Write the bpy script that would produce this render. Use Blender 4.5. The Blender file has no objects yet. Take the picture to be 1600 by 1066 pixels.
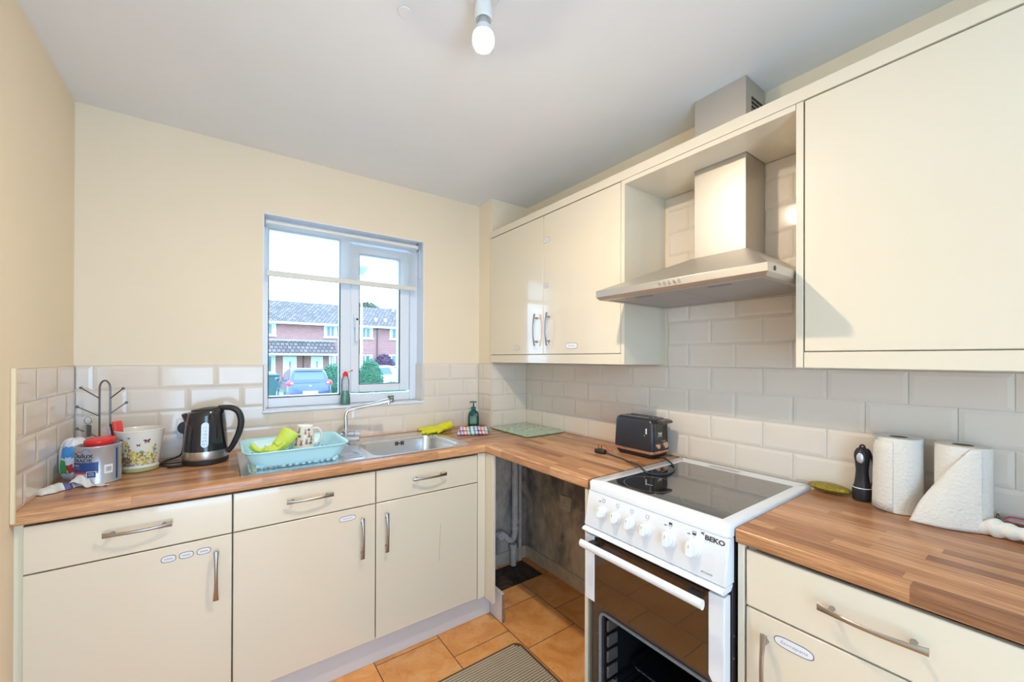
import bpy, math, random
from mathutils import Vector, Matrix
random.seed(7)
C = bpy.context.scene.collection
S = bpy.context.scene
PI = math.pi
# ---------------------------------------------------------------- camera
f, yaw, pit, rol, cy = 628.59, -0.6257, 0.0028, 0.0031, 558.8
cam = bpy.data.cameras.new('camera'); co = bpy.data.objects.new('camera', cam); C.objects.link(co)
c_, s_ = math.cos(yaw), math.sin(yaw)
r_ = Vector((c_, s_, 0)); fw = Vector((-s_, c_, 0)); up = Vector((0, 0, 1))
fw2 = fw*math.cos(pit)+up*math.sin(pit); u2 = up*math.cos(pit)-fw*math.sin(pit)
r3 = r_*math.cos(rol)+u2*math.sin(rol); u3 = u2*math.cos(rol)-r_*math.sin(rol)
M = Matrix((r3, u3, -fw2)).transposed().to_4x4(); M.translation = Vector((0.4868, -2.3684, 1.3592))
co.matrix_world = M
cam.sensor_width = 36; cam.lens = f/1600*36; cam.shift_y = (cy-533)/1600; cam.clip_start = 0.02; cam.clip_end = 300
S.camera = co
# ---------------------------------------------------------------- world, light, exposure
S.view_settings.view_transform = 'Standard'; S.view_settings.look = 'None'; S.view_settings.gamma = 1
S.view_settings.use_curve_mapping = False
S.view_settings.exposure = 0.30
BULB_STRENGTH = 2500; WORLD_STRENGTH = 6.8
w = bpy.data.worlds.new('overcast_sky'); S.world = w; w.use_nodes = True
nt = w.node_tree; nt.nodes.clear()
tc = nt.nodes.new('ShaderNodeTexCoord'); no = nt.nodes.new('ShaderNodeTexNoise'); cr = nt.nodes.new('ShaderNodeValToRGB')
bg = nt.nodes.new('ShaderNodeBackground'); ow = nt.nodes.new('ShaderNodeOutputWorld'); mp = nt.nodes.new('ShaderNodeMapping')
mp.inputs['Scale'].default_value = (3, 3, 9)
no.inputs['Scale'].default_value = 1.6; no.inputs['Detail'].default_value = 4
cr.color_ramp.elements[0].position = 0.38; cr.color_ramp.elements[0].color = (0.32, 0.61, 1.0, 1)
cr.color_ramp.elements[1].position = 0.62; cr.color_ramp.elements[1].color = (0.50, 0.75, 1.0, 1)
nt.links.new(tc.outputs['Generated'], mp.inputs[0]); nt.links.new(mp.outputs[0], no.inputs['Vector'])
nt.links.new(no.outputs['Fac'], cr.inputs[0]); nt.links.new(cr.outputs[0], bg.inputs[0])
bg.inputs[1].default_value = WORLD_STRENGTH; nt.links.new(bg.outputs[0], ow.inputs[0])

def portal(name, loc, rot, sx, sy):
    l = bpy.data.lights.new(name, 'AREA'); l.shape = 'RECTANGLE'; l.size = sx; l.size_y = sy; l.cycles.is_portal = True
    o = bpy.data.objects.new(name, l); C.objects.link(o); o.location = loc; o.rotation_euler = rot
portal('window_portal', (1.085, 0.24, 1.6), (-PI/2, 0, 0), 0.9, 1.05)
portal('added_doorway_portal', (0.5, -3.49, 1.1), (PI/2, 0, 0), 0.95, 2.1)  # samples sky through the doorway added behind the camera

# ---------------------------------------------------------------- materials
class NT:
    def __init__(s, name):
        s.m = bpy.data.materials.new(name); s.m.use_nodes = True; s.t = s.m.node_tree; s.b = s.t.nodes['Principled BSDF']; s.out = s.t.nodes['Material Output']
    def n(s, typ, **kw):
        k = s.t.nodes.new('ShaderNode'+typ)
        for a, v in kw.items(): setattr(k, a, v)
        return k
    def l(s, a, b): s.t.links.new(a, b)
    def val(s, sock, v):
        if hasattr(v, 'links') or isinstance(v, bpy.types.NodeSocket): s.l(v, sock)
        else: sock.default_value = v
    def math(s, op, a, b=0.0, c=None):
        k = s.n('Math', operation=op); s.val(k.inputs[0], a); s.val(k.inputs[1], b)
        if c is not None: s.val(k.inputs[2], c)
        return k.outputs[0]
    def mix(s, fac, a, b, blend='MIX'):
        k = s.n('Mix', data_type='RGBA', blend_type=blend); s.val(k.inputs[0], fac); s.val(k.inputs[6], a); s.val(k.inputs[7], b); return k.outputs[2]
    def obj(s): return s.n('TexCoord').outputs['Object']
    def mapping(s, v, scale=(1, 1, 1), loc=(0, 0, 0), rot=(0, 0, 0)):
        k = s.n('Mapping'); s.l(v, k.inputs[0]); k.inputs['Scale'].default_value = scale; k.inputs['Location'].default_value = loc; k.inputs['Rotation'].default_value = rot; return k.outputs[0]
    def noise(s, v, scale=5, detail=2, rough=.5, out='Fac', dist=0):
        k = s.n('TexNoise'); s.l(v, k.inputs['Vector']); k.inputs['Scale'].default_value = scale; k.inputs['Detail'].default_value = detail; k.inputs['Roughness'].default_value = rough; k.inputs['Distortion'].default_value = dist; return k.outputs[out]
    def ramp(s, fac, stops, interp='LINEAR'):
        k = s.n('ValToRGB'); s.l(fac, k.inputs[0]); e = k.color_ramp.elements; k.color_ramp.interpolation = interp
        while len(e) < len(stops): e.new(.5)
        for i, (p, c) in enumerate(stops):
            e[i].position = p; e[i].color = (c, c, c, 1) if isinstance(c, (int, float)) else (*c, 1)
        return k.outputs[0]
    def bump(s, h, strength=.2, dist=.01):
        k = s.n('Bump'); s.l(h, k.inputs['Height']); k.inputs['Strength'].default_value = strength; k.inputs['Distance'].default_value = dist
        s.l(k.outputs[0], s.b.inputs['Normal'])

def pm(name, col, rough=.5, metal=0, coat=0, trans=0, alpha=1, spec=.5, noise=0, nscale=20, emit=None, estr=0, ior=1.5, sss=0):
    k = NT(name); b = k.b
    b.inputs['Base Color'].default_value = (*col, 1); b.inputs['Roughness'].default_value = rough; b.inputs['Metallic'].default_value = metal
    b.inputs['Coat Weight'].default_value = coat; b.inputs['Coat Roughness'].default_value = .03; b.inputs['Transmission Weight'].default_value = trans
    b.inputs['Alpha'].default_value = alpha; b.inputs['Specular IOR Level'].default_value = spec; b.inputs['IOR'].default_value = ior
    if noise:
        nz = k.noise(k.obj(), nscale, 4)
        k.l(k.mix(k.ramp(nz, [(.3, 0.0), (.7, 1.0)]), (*[c*(1-noise) for c in col], 1), (*[min(1, c*(1+noise)) for c in col], 1)), b.inputs['Base Color'])
    if emit: b.inputs['Emission Color'].default_value = (*emit, 1); b.inputs['Emission Strength'].default_value = estr
    return k.m

def paint(name, col, rough=.75):
    k = NT(name); o = k.obj()
    k.l(k.mix(k.noise(o, 3, 3), (*[c*.97 for c in col], 1), (*[min(1, c*1.03) for c in col], 1)), k.b.inputs['Base Color'])
    k.b.inputs['Roughness'].default_value = rough; k.bump(k.noise(o, 160, 3), .12, .002); return k.m
WALL = paint('cream_wall_paint', (.86, .75, .575)); CEIL = paint('white_ceiling_paint', (.85, .87, .89), .85)
REVEAL = paint('white_reveal_paint', (.84, .89, .96), .6)

def tile_mat():
    k = NT('cream_glazed_tile'); o = k.obj()
    k.l(k.mix(k.noise(o, 6, 2), (.76, .675, .585, 1), (.82, .74, .65, 1)), k.b.inputs['Base Color'])
    k.b.inputs['Roughness'].default_value = .09; k.b.inputs['Specular IOR Level'].default_value = .5
    k.bump(k.noise(o, 14, 2), .12, .004); return k.m
TILE = tile_mat(); GROUT = pm('pale_grout', (.80, .77, .70), .8)

def gloss_door():
    k = NT('ivory_gloss_door'); o = k.obj()
    k.b.inputs['Base Color'].default_value = (.76, .68, .535, 1); k.b.inputs['Roughness'].default_value = .22
    k.b.inputs['Coat Weight'].default_value = 1.0; k.b.inputs['Coat Roughness'].default_value = .05
    k.bump(k.noise(o, 60, 2), .02, .002); return k.m
IVORY = gloss_door(); CARC = pm('ivory_carcass_board', (.76, .71, .54), .3, coat=.3)
PLINTH = pm('pale_plinth_board', (.66, .62, .60), .4); CHIP = pm('swollen_chipboard', (.30, .16, .08), .9, noise=.4, nscale=120)
DARK = pm('black_gap', (.02, .02, .02), .8)

def wood(name, axis):
    k = NT(name); o = k.obj(); sp = k.n('SeparateXYZ'); k.l(o, sp.inputs[0])
    U, V = (sp.outputs[0], sp.outputs[1]) if axis == 'X' else (sp.outputs[1], sp.outputs[0])
    Z = sp.outputs[2]
    # the laminate wraps over the front edge: unroll z into the across-grain coordinate
    v = k.math('ADD', V, k.math('MULTIPLY', Z, -1.0))
    row = k.math('FLOOR', k.math('DIVIDE', v, .036))
    wn = k.n('TexWhiteNoise', noise_dimensions='1D'); k.l(row, wn.inputs['W'])
    uu = k.math('ADD', k.math('DIVIDE', U, .36), k.math('MULTIPLY', wn.outputs[0], 7.31))
    colid = k.math('FLOOR', uu)
    cb = k.n('CombineXYZ'); k.l(row, cb.inputs[0]); k.l(colid, cb.inputs[1])
    w2 = k.n('TexWhiteNoise', noise_dimensions='2D'); k.l(cb.outputs[0], w2.inputs['Vector'])
    base = k.ramp(w2.outputs[0], [(0, (.30, .135, .065)), (.2, (.47, .225, .105)), (.5, (.57, .285, .13)), (.8, (.66, .35, .17)), (1, (.74, .42, .21))])
    cv = k.n('CombineXYZ'); k.l(U, cv.inputs[0]); k.l(v, cv.inputs[1]); k.l(k.math('MULTIPLY', w2.outputs[0], 9.0), cv.inputs[2])
    g = k.noise(k.mapping(cv.outputs[0], (3.5, 90, 1)), 2.2, 6, .62, dist=.6)
    g2 = k.noise(k.mapping(cv.outputs[0], (22, 420, 1)), 2, 2)
    c = k.mix(k.ramp(g, [(.36, 0.0), (.66, 1.0)]), (.60, .56, .56, 1), (1.12, 1.1, 1.08, 1))
    c2 = k.mix(1.0, base, c, 'MULTIPLY')
    c3 = k.mix(k.math('MULTIPLY', k.ramp(g2, [(.5, 0.0), (.75, 1.0)]), .22), c2, (.16, .07, .035, 1))
    k.l(c3, k.b.inputs['Base Color']); k.b.inputs['Roughness'].default_value = .27; k.b.inputs['Specular IOR Level'].default_value = .5
    k.bump(g2, .05, .001); return k.m
WOODX = wood('block_laminate_along_x', 'X'); WOODY = wood('block_laminate_along_y', 'Y')

def floor_mat():
    k = NT('terracotta_floor_tile'); o = k.obj(); sp = k.n('SeparateXYZ'); k.l(o, sp.inputs[0])
    X, Y = sp.outputs[0], sp.outputs[1]
    P = .3065
    cx = k.math('DIVIDE', k.math('SUBTRACT', X, 1.3505-P*20), P)
    ci = k.math('FLOOR', cx); fx = k.math('FRACT', cx)
    odd = k.math('MODULO', ci, 2.0)
    ry = k.math('ADD', k.math('DIVIDE', k.math('SUBTRACT', Y, -.73-P*20), P), k.math('MULTIPLY', odd, .5))
    ri = k.math('FLOOR', ry); fy = k.math('FRACT', ry)
    d = k.math('MINIMUM', k.math('MINIMUM', fx, k.math('SUBTRACT', 1.0, fx)), k.math('MINIMUM', fy, k.math('SUBTRACT', 1.0, fy)))
    g = k.math('LESS_THAN', d, .0065)
    cb = k.n('CombineXYZ'); k.l(ci, cb.inputs[0]); k.l(ri, cb.inputs[1])
    wn = k.n('TexWhiteNoise', noise_dimensions='2D'); k.l(cb.outputs[0], wn.inputs['Vector'])
    cv = k.n('CombineXYZ'); k.l(X, cv.inputs[0]); k.l(Y, cv.inputs[1]); k.l(k.math('MULTIPLY', wn.outputs[0], 13.0), cv.inputs[2])
    n1 = k.noise(cv.outputs[0], 7, 5, .6, dist=.8); n2 = k.noise(cv.outputs[0], 60, 3)
    base = k.ramp(n1, [(.28, (.63, .25, .065)), (.5, (.82, .37, .11)), (.72, (.87, .50, .22))])
    c = k.mix(k.math('MULTIPLY', k.ramp(n2, [(.6, 0.0), (.72, 1.0)]), .35), base, (.42, .17, .05, 1))
    tint = k.mix(wn.outputs[0], (.9, .88, .86, 1), (1.08, 1.08, 1.1, 1))
    c = k.mix(1.0, c, tint, 'MULTIPLY'); c = k.mix(g, c, (.10, .05, .025, 1))
    k.l(c, k.b.inputs['Base Color']); k.b.inputs['Roughness'].default_value = .42
    hh = k.math('SUBTRACT', k.math('MULTIPLY', n1, .3), g)
    k.bump(hh, .4, .003); return k.m
FLOOR = floor_mat()
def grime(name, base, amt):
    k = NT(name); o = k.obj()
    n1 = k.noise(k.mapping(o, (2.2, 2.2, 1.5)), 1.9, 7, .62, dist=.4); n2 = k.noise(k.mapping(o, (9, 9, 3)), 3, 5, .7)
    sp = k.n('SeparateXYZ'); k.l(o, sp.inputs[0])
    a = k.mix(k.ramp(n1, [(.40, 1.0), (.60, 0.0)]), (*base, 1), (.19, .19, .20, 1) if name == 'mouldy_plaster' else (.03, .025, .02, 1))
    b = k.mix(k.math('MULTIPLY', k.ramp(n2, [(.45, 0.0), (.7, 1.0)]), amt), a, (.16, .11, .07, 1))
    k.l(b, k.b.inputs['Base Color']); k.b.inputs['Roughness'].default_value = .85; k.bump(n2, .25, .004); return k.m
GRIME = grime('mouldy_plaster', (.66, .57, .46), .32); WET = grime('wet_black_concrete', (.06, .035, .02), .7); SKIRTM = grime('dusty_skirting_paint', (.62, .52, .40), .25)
# skirting is only a little dirty
SKIRT = pm('cream_skirting', (.60, .50, .38), .5, noise=.12, nscale=25)
def steel(name, rough=.3, col=(.62, .60, .57), stretch=(2, 200, 2), bmp=.04):
    k = NT(name); o = k.obj(); n = k.noise(k.mapping(o, stretch), 3, 3)
    k.b.inputs['Metallic'].default_value = 1; k.b.inputs['Base Color'].default_value = (*col, 1)
    r = k.n('MapRange'); k.l(n, r.inputs[0]); r.inputs[3].default_value = rough*.8; r.inputs[4].default_value = rough*1.25
    k.l(r.outputs[0], k.b.inputs['Roughness']); k.bump(n, bmp, .001); return k.m
STEEL = steel('brushed_steel', .46, (.60, .57, .53), (2, 3, 220)); SINK = steel('sink_steel', .24, (.72, .74, .77), (6, 160, 6), .03); HANDLE = steel('satin_nickel', .33, (.40, .37, .34), (60, 60, 60), .01)
CHROME = pm('polished_chrome', (.78, .80, .84), .07, 1)
FILTER = pm('grey_mesh_filter', (.45, .43, .41), .55, .6, noise=.06, nscale=300)
WHITE = pm('white_enamel', (.80, .83, .87), .16, coat=.6); WPLAS = pm('white_plastic', (.82, .82, .80), .3); UPVC = pm('white_upvc', (.78, .84, .92), .22, coat=.2)
BLACK = pm('black_gloss_plastic', (.012, .013, .018), .14, coat=.6); BMATT = pm('black_matt_plastic', (.02, .02, .022), .5); RUBBER = pm('black_rubber', (.018, .018, .02), .45)
CAVITY = pm('black_oven_enamel', (.012, .012, .014), .25); BROWNG = None
RED = pm('red_plastic', (.75, .03, .025), .3); BLUE = pm('navy_print', (.015, .06, .22), .4); LBLUE = pm('light_blue_print', (.07, .30, .65), .4)
PAPER = pm('white_paper', (.82, .82, .80), .85); GREYP = pm('grey_print', (.25, .25, .27), .5); DGREY = pm('charcoal_print', (.06, .06, .07), .5)
GOLD = pm('copper_pink_metal', (.80, .50, .36), .25, .8)
PVC = pm('grey_white_pvc_pipe', (.66, .60, .56), .45, noise=.15, nscale=20)

def glass_mat(name, tint=(1, 1, 1), fac=1.0, base=(0, 0, 0), dif=0.0, rough=0.0):
    k = NT(name); k.t.nodes.remove(k.b)
    fr = k.n('Fresnel'); fr.inputs[0].default_value = 1.75 if 'oven' in name else 1.5; tr = k.n('BsdfTransparent'); tr.inputs[0].default_value = (*tint, 1)
    gl = k.n('BsdfGlossy'); gl.inputs['Roughness'].default_value = rough; mx = k.n('MixShader'); k.l(fr.outputs[0], mx.inputs[0]); 
    first = tr.outputs[0]
    if dif:
        d = k.n('BsdfDiffuse'); d.inputs[0].default_value = (*base, 1); m2 = k.n('MixShader'); m2.inputs[0].default_value = dif; k.l(tr.outputs[0], m2.inputs[1]); k.l(d.outputs[0], m2.inputs[2]); first = m2.outputs[0]
    k.l(first, mx.inputs[1]); k.l(gl.outputs[0], mx.inputs[2]); k.l(mx.outputs[0], k.out.inputs[0]); return k.m
GLASS = glass_mat('window_glass', (.97, .99, 1)); OVENG = glass_mat('brown_oven_glass', (.95, .70, .45), dif=.16, base=(.45, .22, .09)); 
CLEAR = glass_mat('clear_plastic', (.93, .95, .96), dif=.12, base=(.8, .8, .8), rough=.1); LIQ = glass_mat('green_liquid', (.05, .62, .40), dif=.45, base=(.01, .40, .24))
SOAPM = glass_mat('teal_liquid', (.10, .38, .36), dif=.6, base=(.015, .14, .14)); BOARDG = pm('mint_glass_board', (.30, .55, .40), .08, coat=.6, noise=.15, nscale=25)
def blind_mat():
    k = NT('sheer_white_blind'); k.t.nodes.remove(k.b)
    tr = k.n('BsdfTransparent'); tr.inputs[0].default_value = (.92, .97, 1, 1); d = k.n('BsdfDiffuse'); d.inputs[0].default_value = (.78, .78, .74, 1); t2 = k.n('BsdfTranslucent'); t2.inputs[0].default_value = (.8, .8, .78, 1)
    a = k.n('MixShader'); a.inputs[0].default_value = .5; k.l(d.outputs[0], a.inputs[1]); k.l(t2.outputs[0], a.inputs[2])
    b = k.n('MixShader'); b.inputs[0].default_value = .55; k.l(tr.outputs[0], b.inputs[1]); k.l(a.outputs[0], b.inputs[2]); k.l(b.outputs[0], k.out.inputs[0]); return k.m
SHEER = blind_mat()

# ---------------------------------------------------------------- mesh helpers
def frame(n):
    n = Vector(n).normalized(); a = Vector((0, 0, 1)) if abs(n.z) < .9 else Vector((1, 0, 0))
    u = n.cross(a).normalized(); return u, n.cross(u).normalized()
class MB:
    def __init__(s): s.v = []; s.f = []; s.mi = []; s.cur = 0
    def mat(s, i): s.cur = i; return s
    def addf(s, fs): s.f += fs; s.mi += [s.cur]*len(fs)
    def raw(s, vs, fs):
        b = len(s.v); s.v += [Vector(p) for p in vs]; s.addf([tuple(i+b for i in q) for q in fs]); return s
    def box(s, x0, x1, y0, y1, z0, z1):
        x0, x1 = sorted((x0, x1)); y0, y1 = sorted((y0, y1)); z0, z1 = sorted((z0, z1))
        return s.raw([(x0, y0, z0), (x1, y0, z0), (x1, y1, z0), (x0, y1, z0), (x0, y0, z1), (x1, y0, z1), (x1, y1, z1), (x0, y1, z1)],
                     [(3, 2, 1, 0), (4, 5, 6, 7), (0, 1, 5, 4), (1, 2, 6, 5), (2, 3, 7, 6), (3, 0, 4, 7)])
    def prism(s, poly, axis, a0, a1):
        # poly: list of 2-D points in the two remaining axes
        def P(p, a): return {'X': (a, p[0], p[1]), 'Y': (p[0], a, p[1]), 'Z': (p[0], p[1], a)}[axis]
        n = len(poly); vs = [P(p, a0) for p in poly]+[P(p, a1) for p in poly]
        return s.raw(vs, [tuple(range(n))[::-1], tuple(range(n, 2*n))]+[(i, (i+1) % n, n+(i+1) % n, n+i) for i in range(n)])
    def loft(s, rings, caps=True, closed=True):
        n = len(rings[0]); vs = [p for r in rings for p in r]; fs = []
        for k in range(len(rings)-1):
            for i in range(n if closed else n-1): j = (i+1) % n; fs.append((k*n+i, k*n+j, (k+1)*n+j, (k+1)*n+i))
        if caps: fs += [tuple(range(n))[::-1], tuple(range((len(rings)-1)*n, len(rings)*n))]
        return s.raw(vs, fs)
    def cyl(s, p0, p1, r0, r1=None, n=20, caps=True):
        r1 = r0 if r1 is None else r1; p0, p1 = Vector(p0), Vector(p1); u, v = frame(p1-p0)
        return s.loft([[p+(u*math.cos(t)+v*math.sin(t))*r for t in [2*PI*i/n for i in range(n)]] for p, r in ((p0, r0), (p1, r1))], caps)
    def tube(s, pts, r, n=8, closed=False, sub=0):
        pts = [Vector(p) for p in pts]
        if sub: pts = smooth(pts, sub, closed)
        rings = []; u = None; N = len(pts)
        for i, p in enumerate(pts):
            d = (pts[(i+1) % N]-pts[i-1]) if closed else (pts[min(i+1, N-1)]-pts[max(i-1, 0)])
            d.normalize()
            if u is None: u, _ = frame(d)
            u = (u-d*u.dot(d)).normalized(); v = d.cross(u)
            rr = r(i/(N-1)) if callable(r) else r
            rings.append([p+(u*math.cos(t)+v*math.sin(t))*rr for t in [2*PI*k/n for k in range(n)]])
        if closed: rings.append(rings[0])
        return s.loft(rings, not closed)
    def lathe(s, prof, c=(0, 0, 0), n=32, sx=1, sy=1, caps=True):
        c = Vector(c); rings = [[c+Vector((r*math.cos(t)*sx, r*math.sin(t)*sy, z)) for t in [2*PI*k/n for k in range(n)]] for r, z in prof]
        return s.loft(rings, caps)
    def ball(s, c, r, n=12, sc=(1, 1, 1)):
        c = Vector(c); return s.loft([[c+Vector((max(r*math.sin(a), 1e-5)*math.cos(t)*sc[0], max(r*math.sin(a), 1e-5)*math.sin(t)*sc[1], -r*math.cos(a)*sc[2])) for t in [2*PI*k/n for k in range(n)]] for a in [PI*j/(n//2+2) for j in range(n//2+3)]], False)
    def grid(s, fn, nu, nv):
        return s.raw([fn(i/nu, j/nv) for j in range(nv+1) for i in range(nu+1)], [(j*(nu+1)+i, j*(nu+1)+i+1, (j+1)*(nu+1)+i+1, (j+1)*(nu+1)+i) for j in range(nv) for i in range(nu)])
    def xf(s, fn, start=0): s.v[start:] = [Vector(fn(p)) for p in s.v[start:]]; return s
    def build(s, name, mats, parent=None, bevel=0, seg=2, ang=35, flat=False, world=True, sub=0, remesh=0, solid=0, decim=0):
        me = bpy.data.meshes.new(name); off = Vector((0, 0, 0)); inv = None
        if parent is not None and world:
            r = parent
            while r.parent: r = r.parent
            inv = (Matrix.Translation(r.location) @ r.rotation_euler.to_matrix().to_4x4()).inverted()
        vs = [(inv @ p) if inv else p for p in s.v]
        me.from_pydata([tuple(p) for p in vs], [], s.f)
        if not isinstance(mats, (list, tuple)): mats = [mats]
        for m in mats: me.materials.append(m)
        if len(mats) > 1: me.polygons.foreach_set('material_index', s.mi)
        me.validate(); 
        o = bpy.data.objects.new(name, me); C.objects.link(o)
        if parent is not None: o.parent = parent
        if not flat:
            me.polygons.foreach_set('use_smooth', [True]*len(me.polygons))
            if not (sub or remesh): me.set_sharp_from_angle(angle=math.radians(ang))
        if remesh: md = o.modifiers.new('r', 'REMESH'); md.mode = 'VOXEL'; md.voxel_size = remesh; md.use_smooth_shade = True; sm = o.modifiers.new('s', 'SMOOTH'); sm.iterations = 4; sm.factor = .6
        if solid: md = o.modifiers.new('t', 'SOLIDIFY'); md.thickness = solid; md.offset = 0
        if bevel: md = o.modifiers.new('b', 'BEVEL'); md.width = bevel; md.segments = seg; md.limit_method = 'ANGLE'; md.angle_limit = math.radians(40); md.harden_normals = False
        if sub: md = o.modifiers.new('u', 'SUBSURF'); md.levels = sub; md.render_levels = sub
        return o
def smooth(pts, k, closed=False):
    out = []; N = len(pts)
    for i in range(N if closed else N-1):
        p0 = pts[(i-1) % N] if (closed or i > 0) else pts[0]*2-pts[1]; p1 = pts[i]; p2 = pts[(i+1) % N]; p3 = pts[(i+2) % N] if (closed or i+2 < N) else pts[-1]*2-pts[-2]
        for j in range(k):
            t = j/k; out.append(.5*((2*p1)+(p2-p0)*t+(2*p0-5*p1+4*p2-p3)*t*t+(3*p1-p0-3*p2+p3)*t**3))
    if not closed: out.append(pts[-1])
    return out
def rrect(x0, x1, y0, y1, r, n=5):
    o = []
    for cx, cyy, a in ((x1-r, y1-r, 0), (x0+r, y1-r, PI/2), (x0+r, y0+r, PI), (x1-r, y0+r, 3*PI/2)):
        for i in range(n+1): t = a+PI/2*i/n; o.append((cx+r*math.cos(t), cyy+r*math.sin(t)))
    return o
def tag(o, label, cat, group=None):
    o['label'] = label; o['category'] = cat
    if group: o['group'] = group
    return o
def thing(name, label, cat, loc=(0, 0, 0), rz=0, group=None):
    o = bpy.data.objects.new(name, None); C.objects.link(o); o.empty_display_size = .05; o.location = loc; o.rotation_euler = (0, 0, rz); return tag(o, label, cat, group)
def struct(o): o['kind'] = 'structure'; return o
def sthing(name, loc=(0, 0, 0)):
    o = bpy.data.objects.new(name, None); C.objects.link(o); o.location = loc; return struct(o)
def text(name, body, size, fn, mat, parent, extrude=.0004, world=True, bold=0, shear=0, sx=1.0):
    cu = bpy.data.curves.new(name, 'FONT'); cu.body = body; cu.size = size; cu.align_x = 'CENTER'; cu.align_y = 'CENTER'; cu.extrude = extrude; cu.offset = bold; cu.shear = shear; cu.resolution_u = 3
    t = bpy.data.objects.new(name, cu); C.objects.link(t); bpy.context.view_layer.update()
    me = bpy.data.meshes.new_from_object(t.evaluated_get(bpy.context.evaluated_depsgraph_get())); bpy.data.objects.remove(t); bpy.data.curves.remove(cu)
    b = MB(); b.raw([fn(v.co.x*sx, v.co.y, v.co.z) for v in me.vertices], [tuple(p.vertices) for p in me.polygons]); bpy.data.meshes.remove(me)
    return b.build(name, mat, parent, flat=True, world=world)
def plane_fn(o, u, v):
    o, u, v = Vector(o), Vector(u).normalized(), Vector(v).normalized(); n = u.cross(v); return lambda x, y, z: o+u*x+v*y+n*z

# ---------------------------------------------------------------- room shell
W, H, WT = 2.2023, 2.4007, .911
RW = W-.012; RY = -3.5   # tile face of the right wall; the wall behind the camera
# floor with the bare patch in the pipe corner
b = MB(); px0, px1, py0, py1 = 1.62, 2.15, -.425, -.19
for x0, x1, y0, y1 in ((-.1, px0, RY, 0), (px0, px1, RY, py0), (px0, px1, py1, 0), (px1, W+.1, RY, 0)): b.box(x0, x1, y0, y1, -.1, 0)
b.mat(1).box(px0, px1, py0, py1, -.1, -.012)
struct(b.build('floor', [FLOOR, WET], flat=True))
struct(MB().box(-.3, W+.3, RY-.1, .3, H, H+.1).build('ceiling', CEIL, flat=True))
struct(MB().box(-.15, 0, RY, 0, -.1, H).build('wall_left', WALL, flat=True))
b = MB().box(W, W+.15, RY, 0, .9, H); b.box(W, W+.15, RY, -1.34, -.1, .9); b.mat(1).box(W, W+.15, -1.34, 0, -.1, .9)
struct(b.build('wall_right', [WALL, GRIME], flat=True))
wx0, wx1, wz0, wz1 = .655, 1.515, 1.083, 2.09
b = MB().box(-.15, wx0, 0, .26, -.1, H).box(wx1, W+.15, 0, .26, -.1, H).box(wx0, wx1, 0, .26, -.1, wz0).box(wx0, wx1, 0, .26, wz1, H)
struct(b.build('wall_back', WALL, flat=True))
b = MB().box(-.15, .03, RY-.1, RY, -.1, H).box(.97, W+.15, RY-.1, RY, -.1, H).box(.03, .97, RY-.1, RY, 2.15, H)  # unseen rear wall; doorway opening added so daylight fills the room
struct(b.build('wall_rear', WALL, flat=True))
bx, by = 1.917, -.1684
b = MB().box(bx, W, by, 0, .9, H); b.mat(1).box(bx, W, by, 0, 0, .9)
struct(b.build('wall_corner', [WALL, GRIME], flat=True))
# painted reveals of the window opening (thin lining, below the tile line glazed)
b = MB().box(wx0, wx0+.004, 0.0, .099, wz0, wz1).box(wx1-.004, wx1, 0.0, .099, wz0, wz1).box(wx0, wx1, 0.0, .099, wz1-.004, wz1)
struct(b.build('trim_7', REVEAL, flat=True))
b = MB().box(wx1-.013, wx1-.0042, -.009, .099, wz0+.012, 1.327).box(wx0+.0042, wx0+.013, -.009, .099, wz0+.012, 1.327)
struct(b.build('trim_8', TILE, bevel=.002))
b = MB().box(wx0-.002, wx1+.002, -.013, .15, wz0-.002, wz0+.012)
struct(b.build('trim_9', UPVC, bevel=.003))
# skirting
struct(MB().prism([(0, 0), (-.016, 0), (-.016, .065), (-.010, .075), (0, .075)], 'X', bx, W).xf(lambda p: (p.x, by+p.y, p.z)).build('baseboard_back', SKIRT))
struct(MB().prism([(0, 0), (-.016, 0), (-.016, .065), (-.010, .075), (0, .075)], 'Y', -1.3, by).xf(lambda p: (W+p.x, p.y, p.z)).build('baseboard_right', SKIRT))

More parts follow.
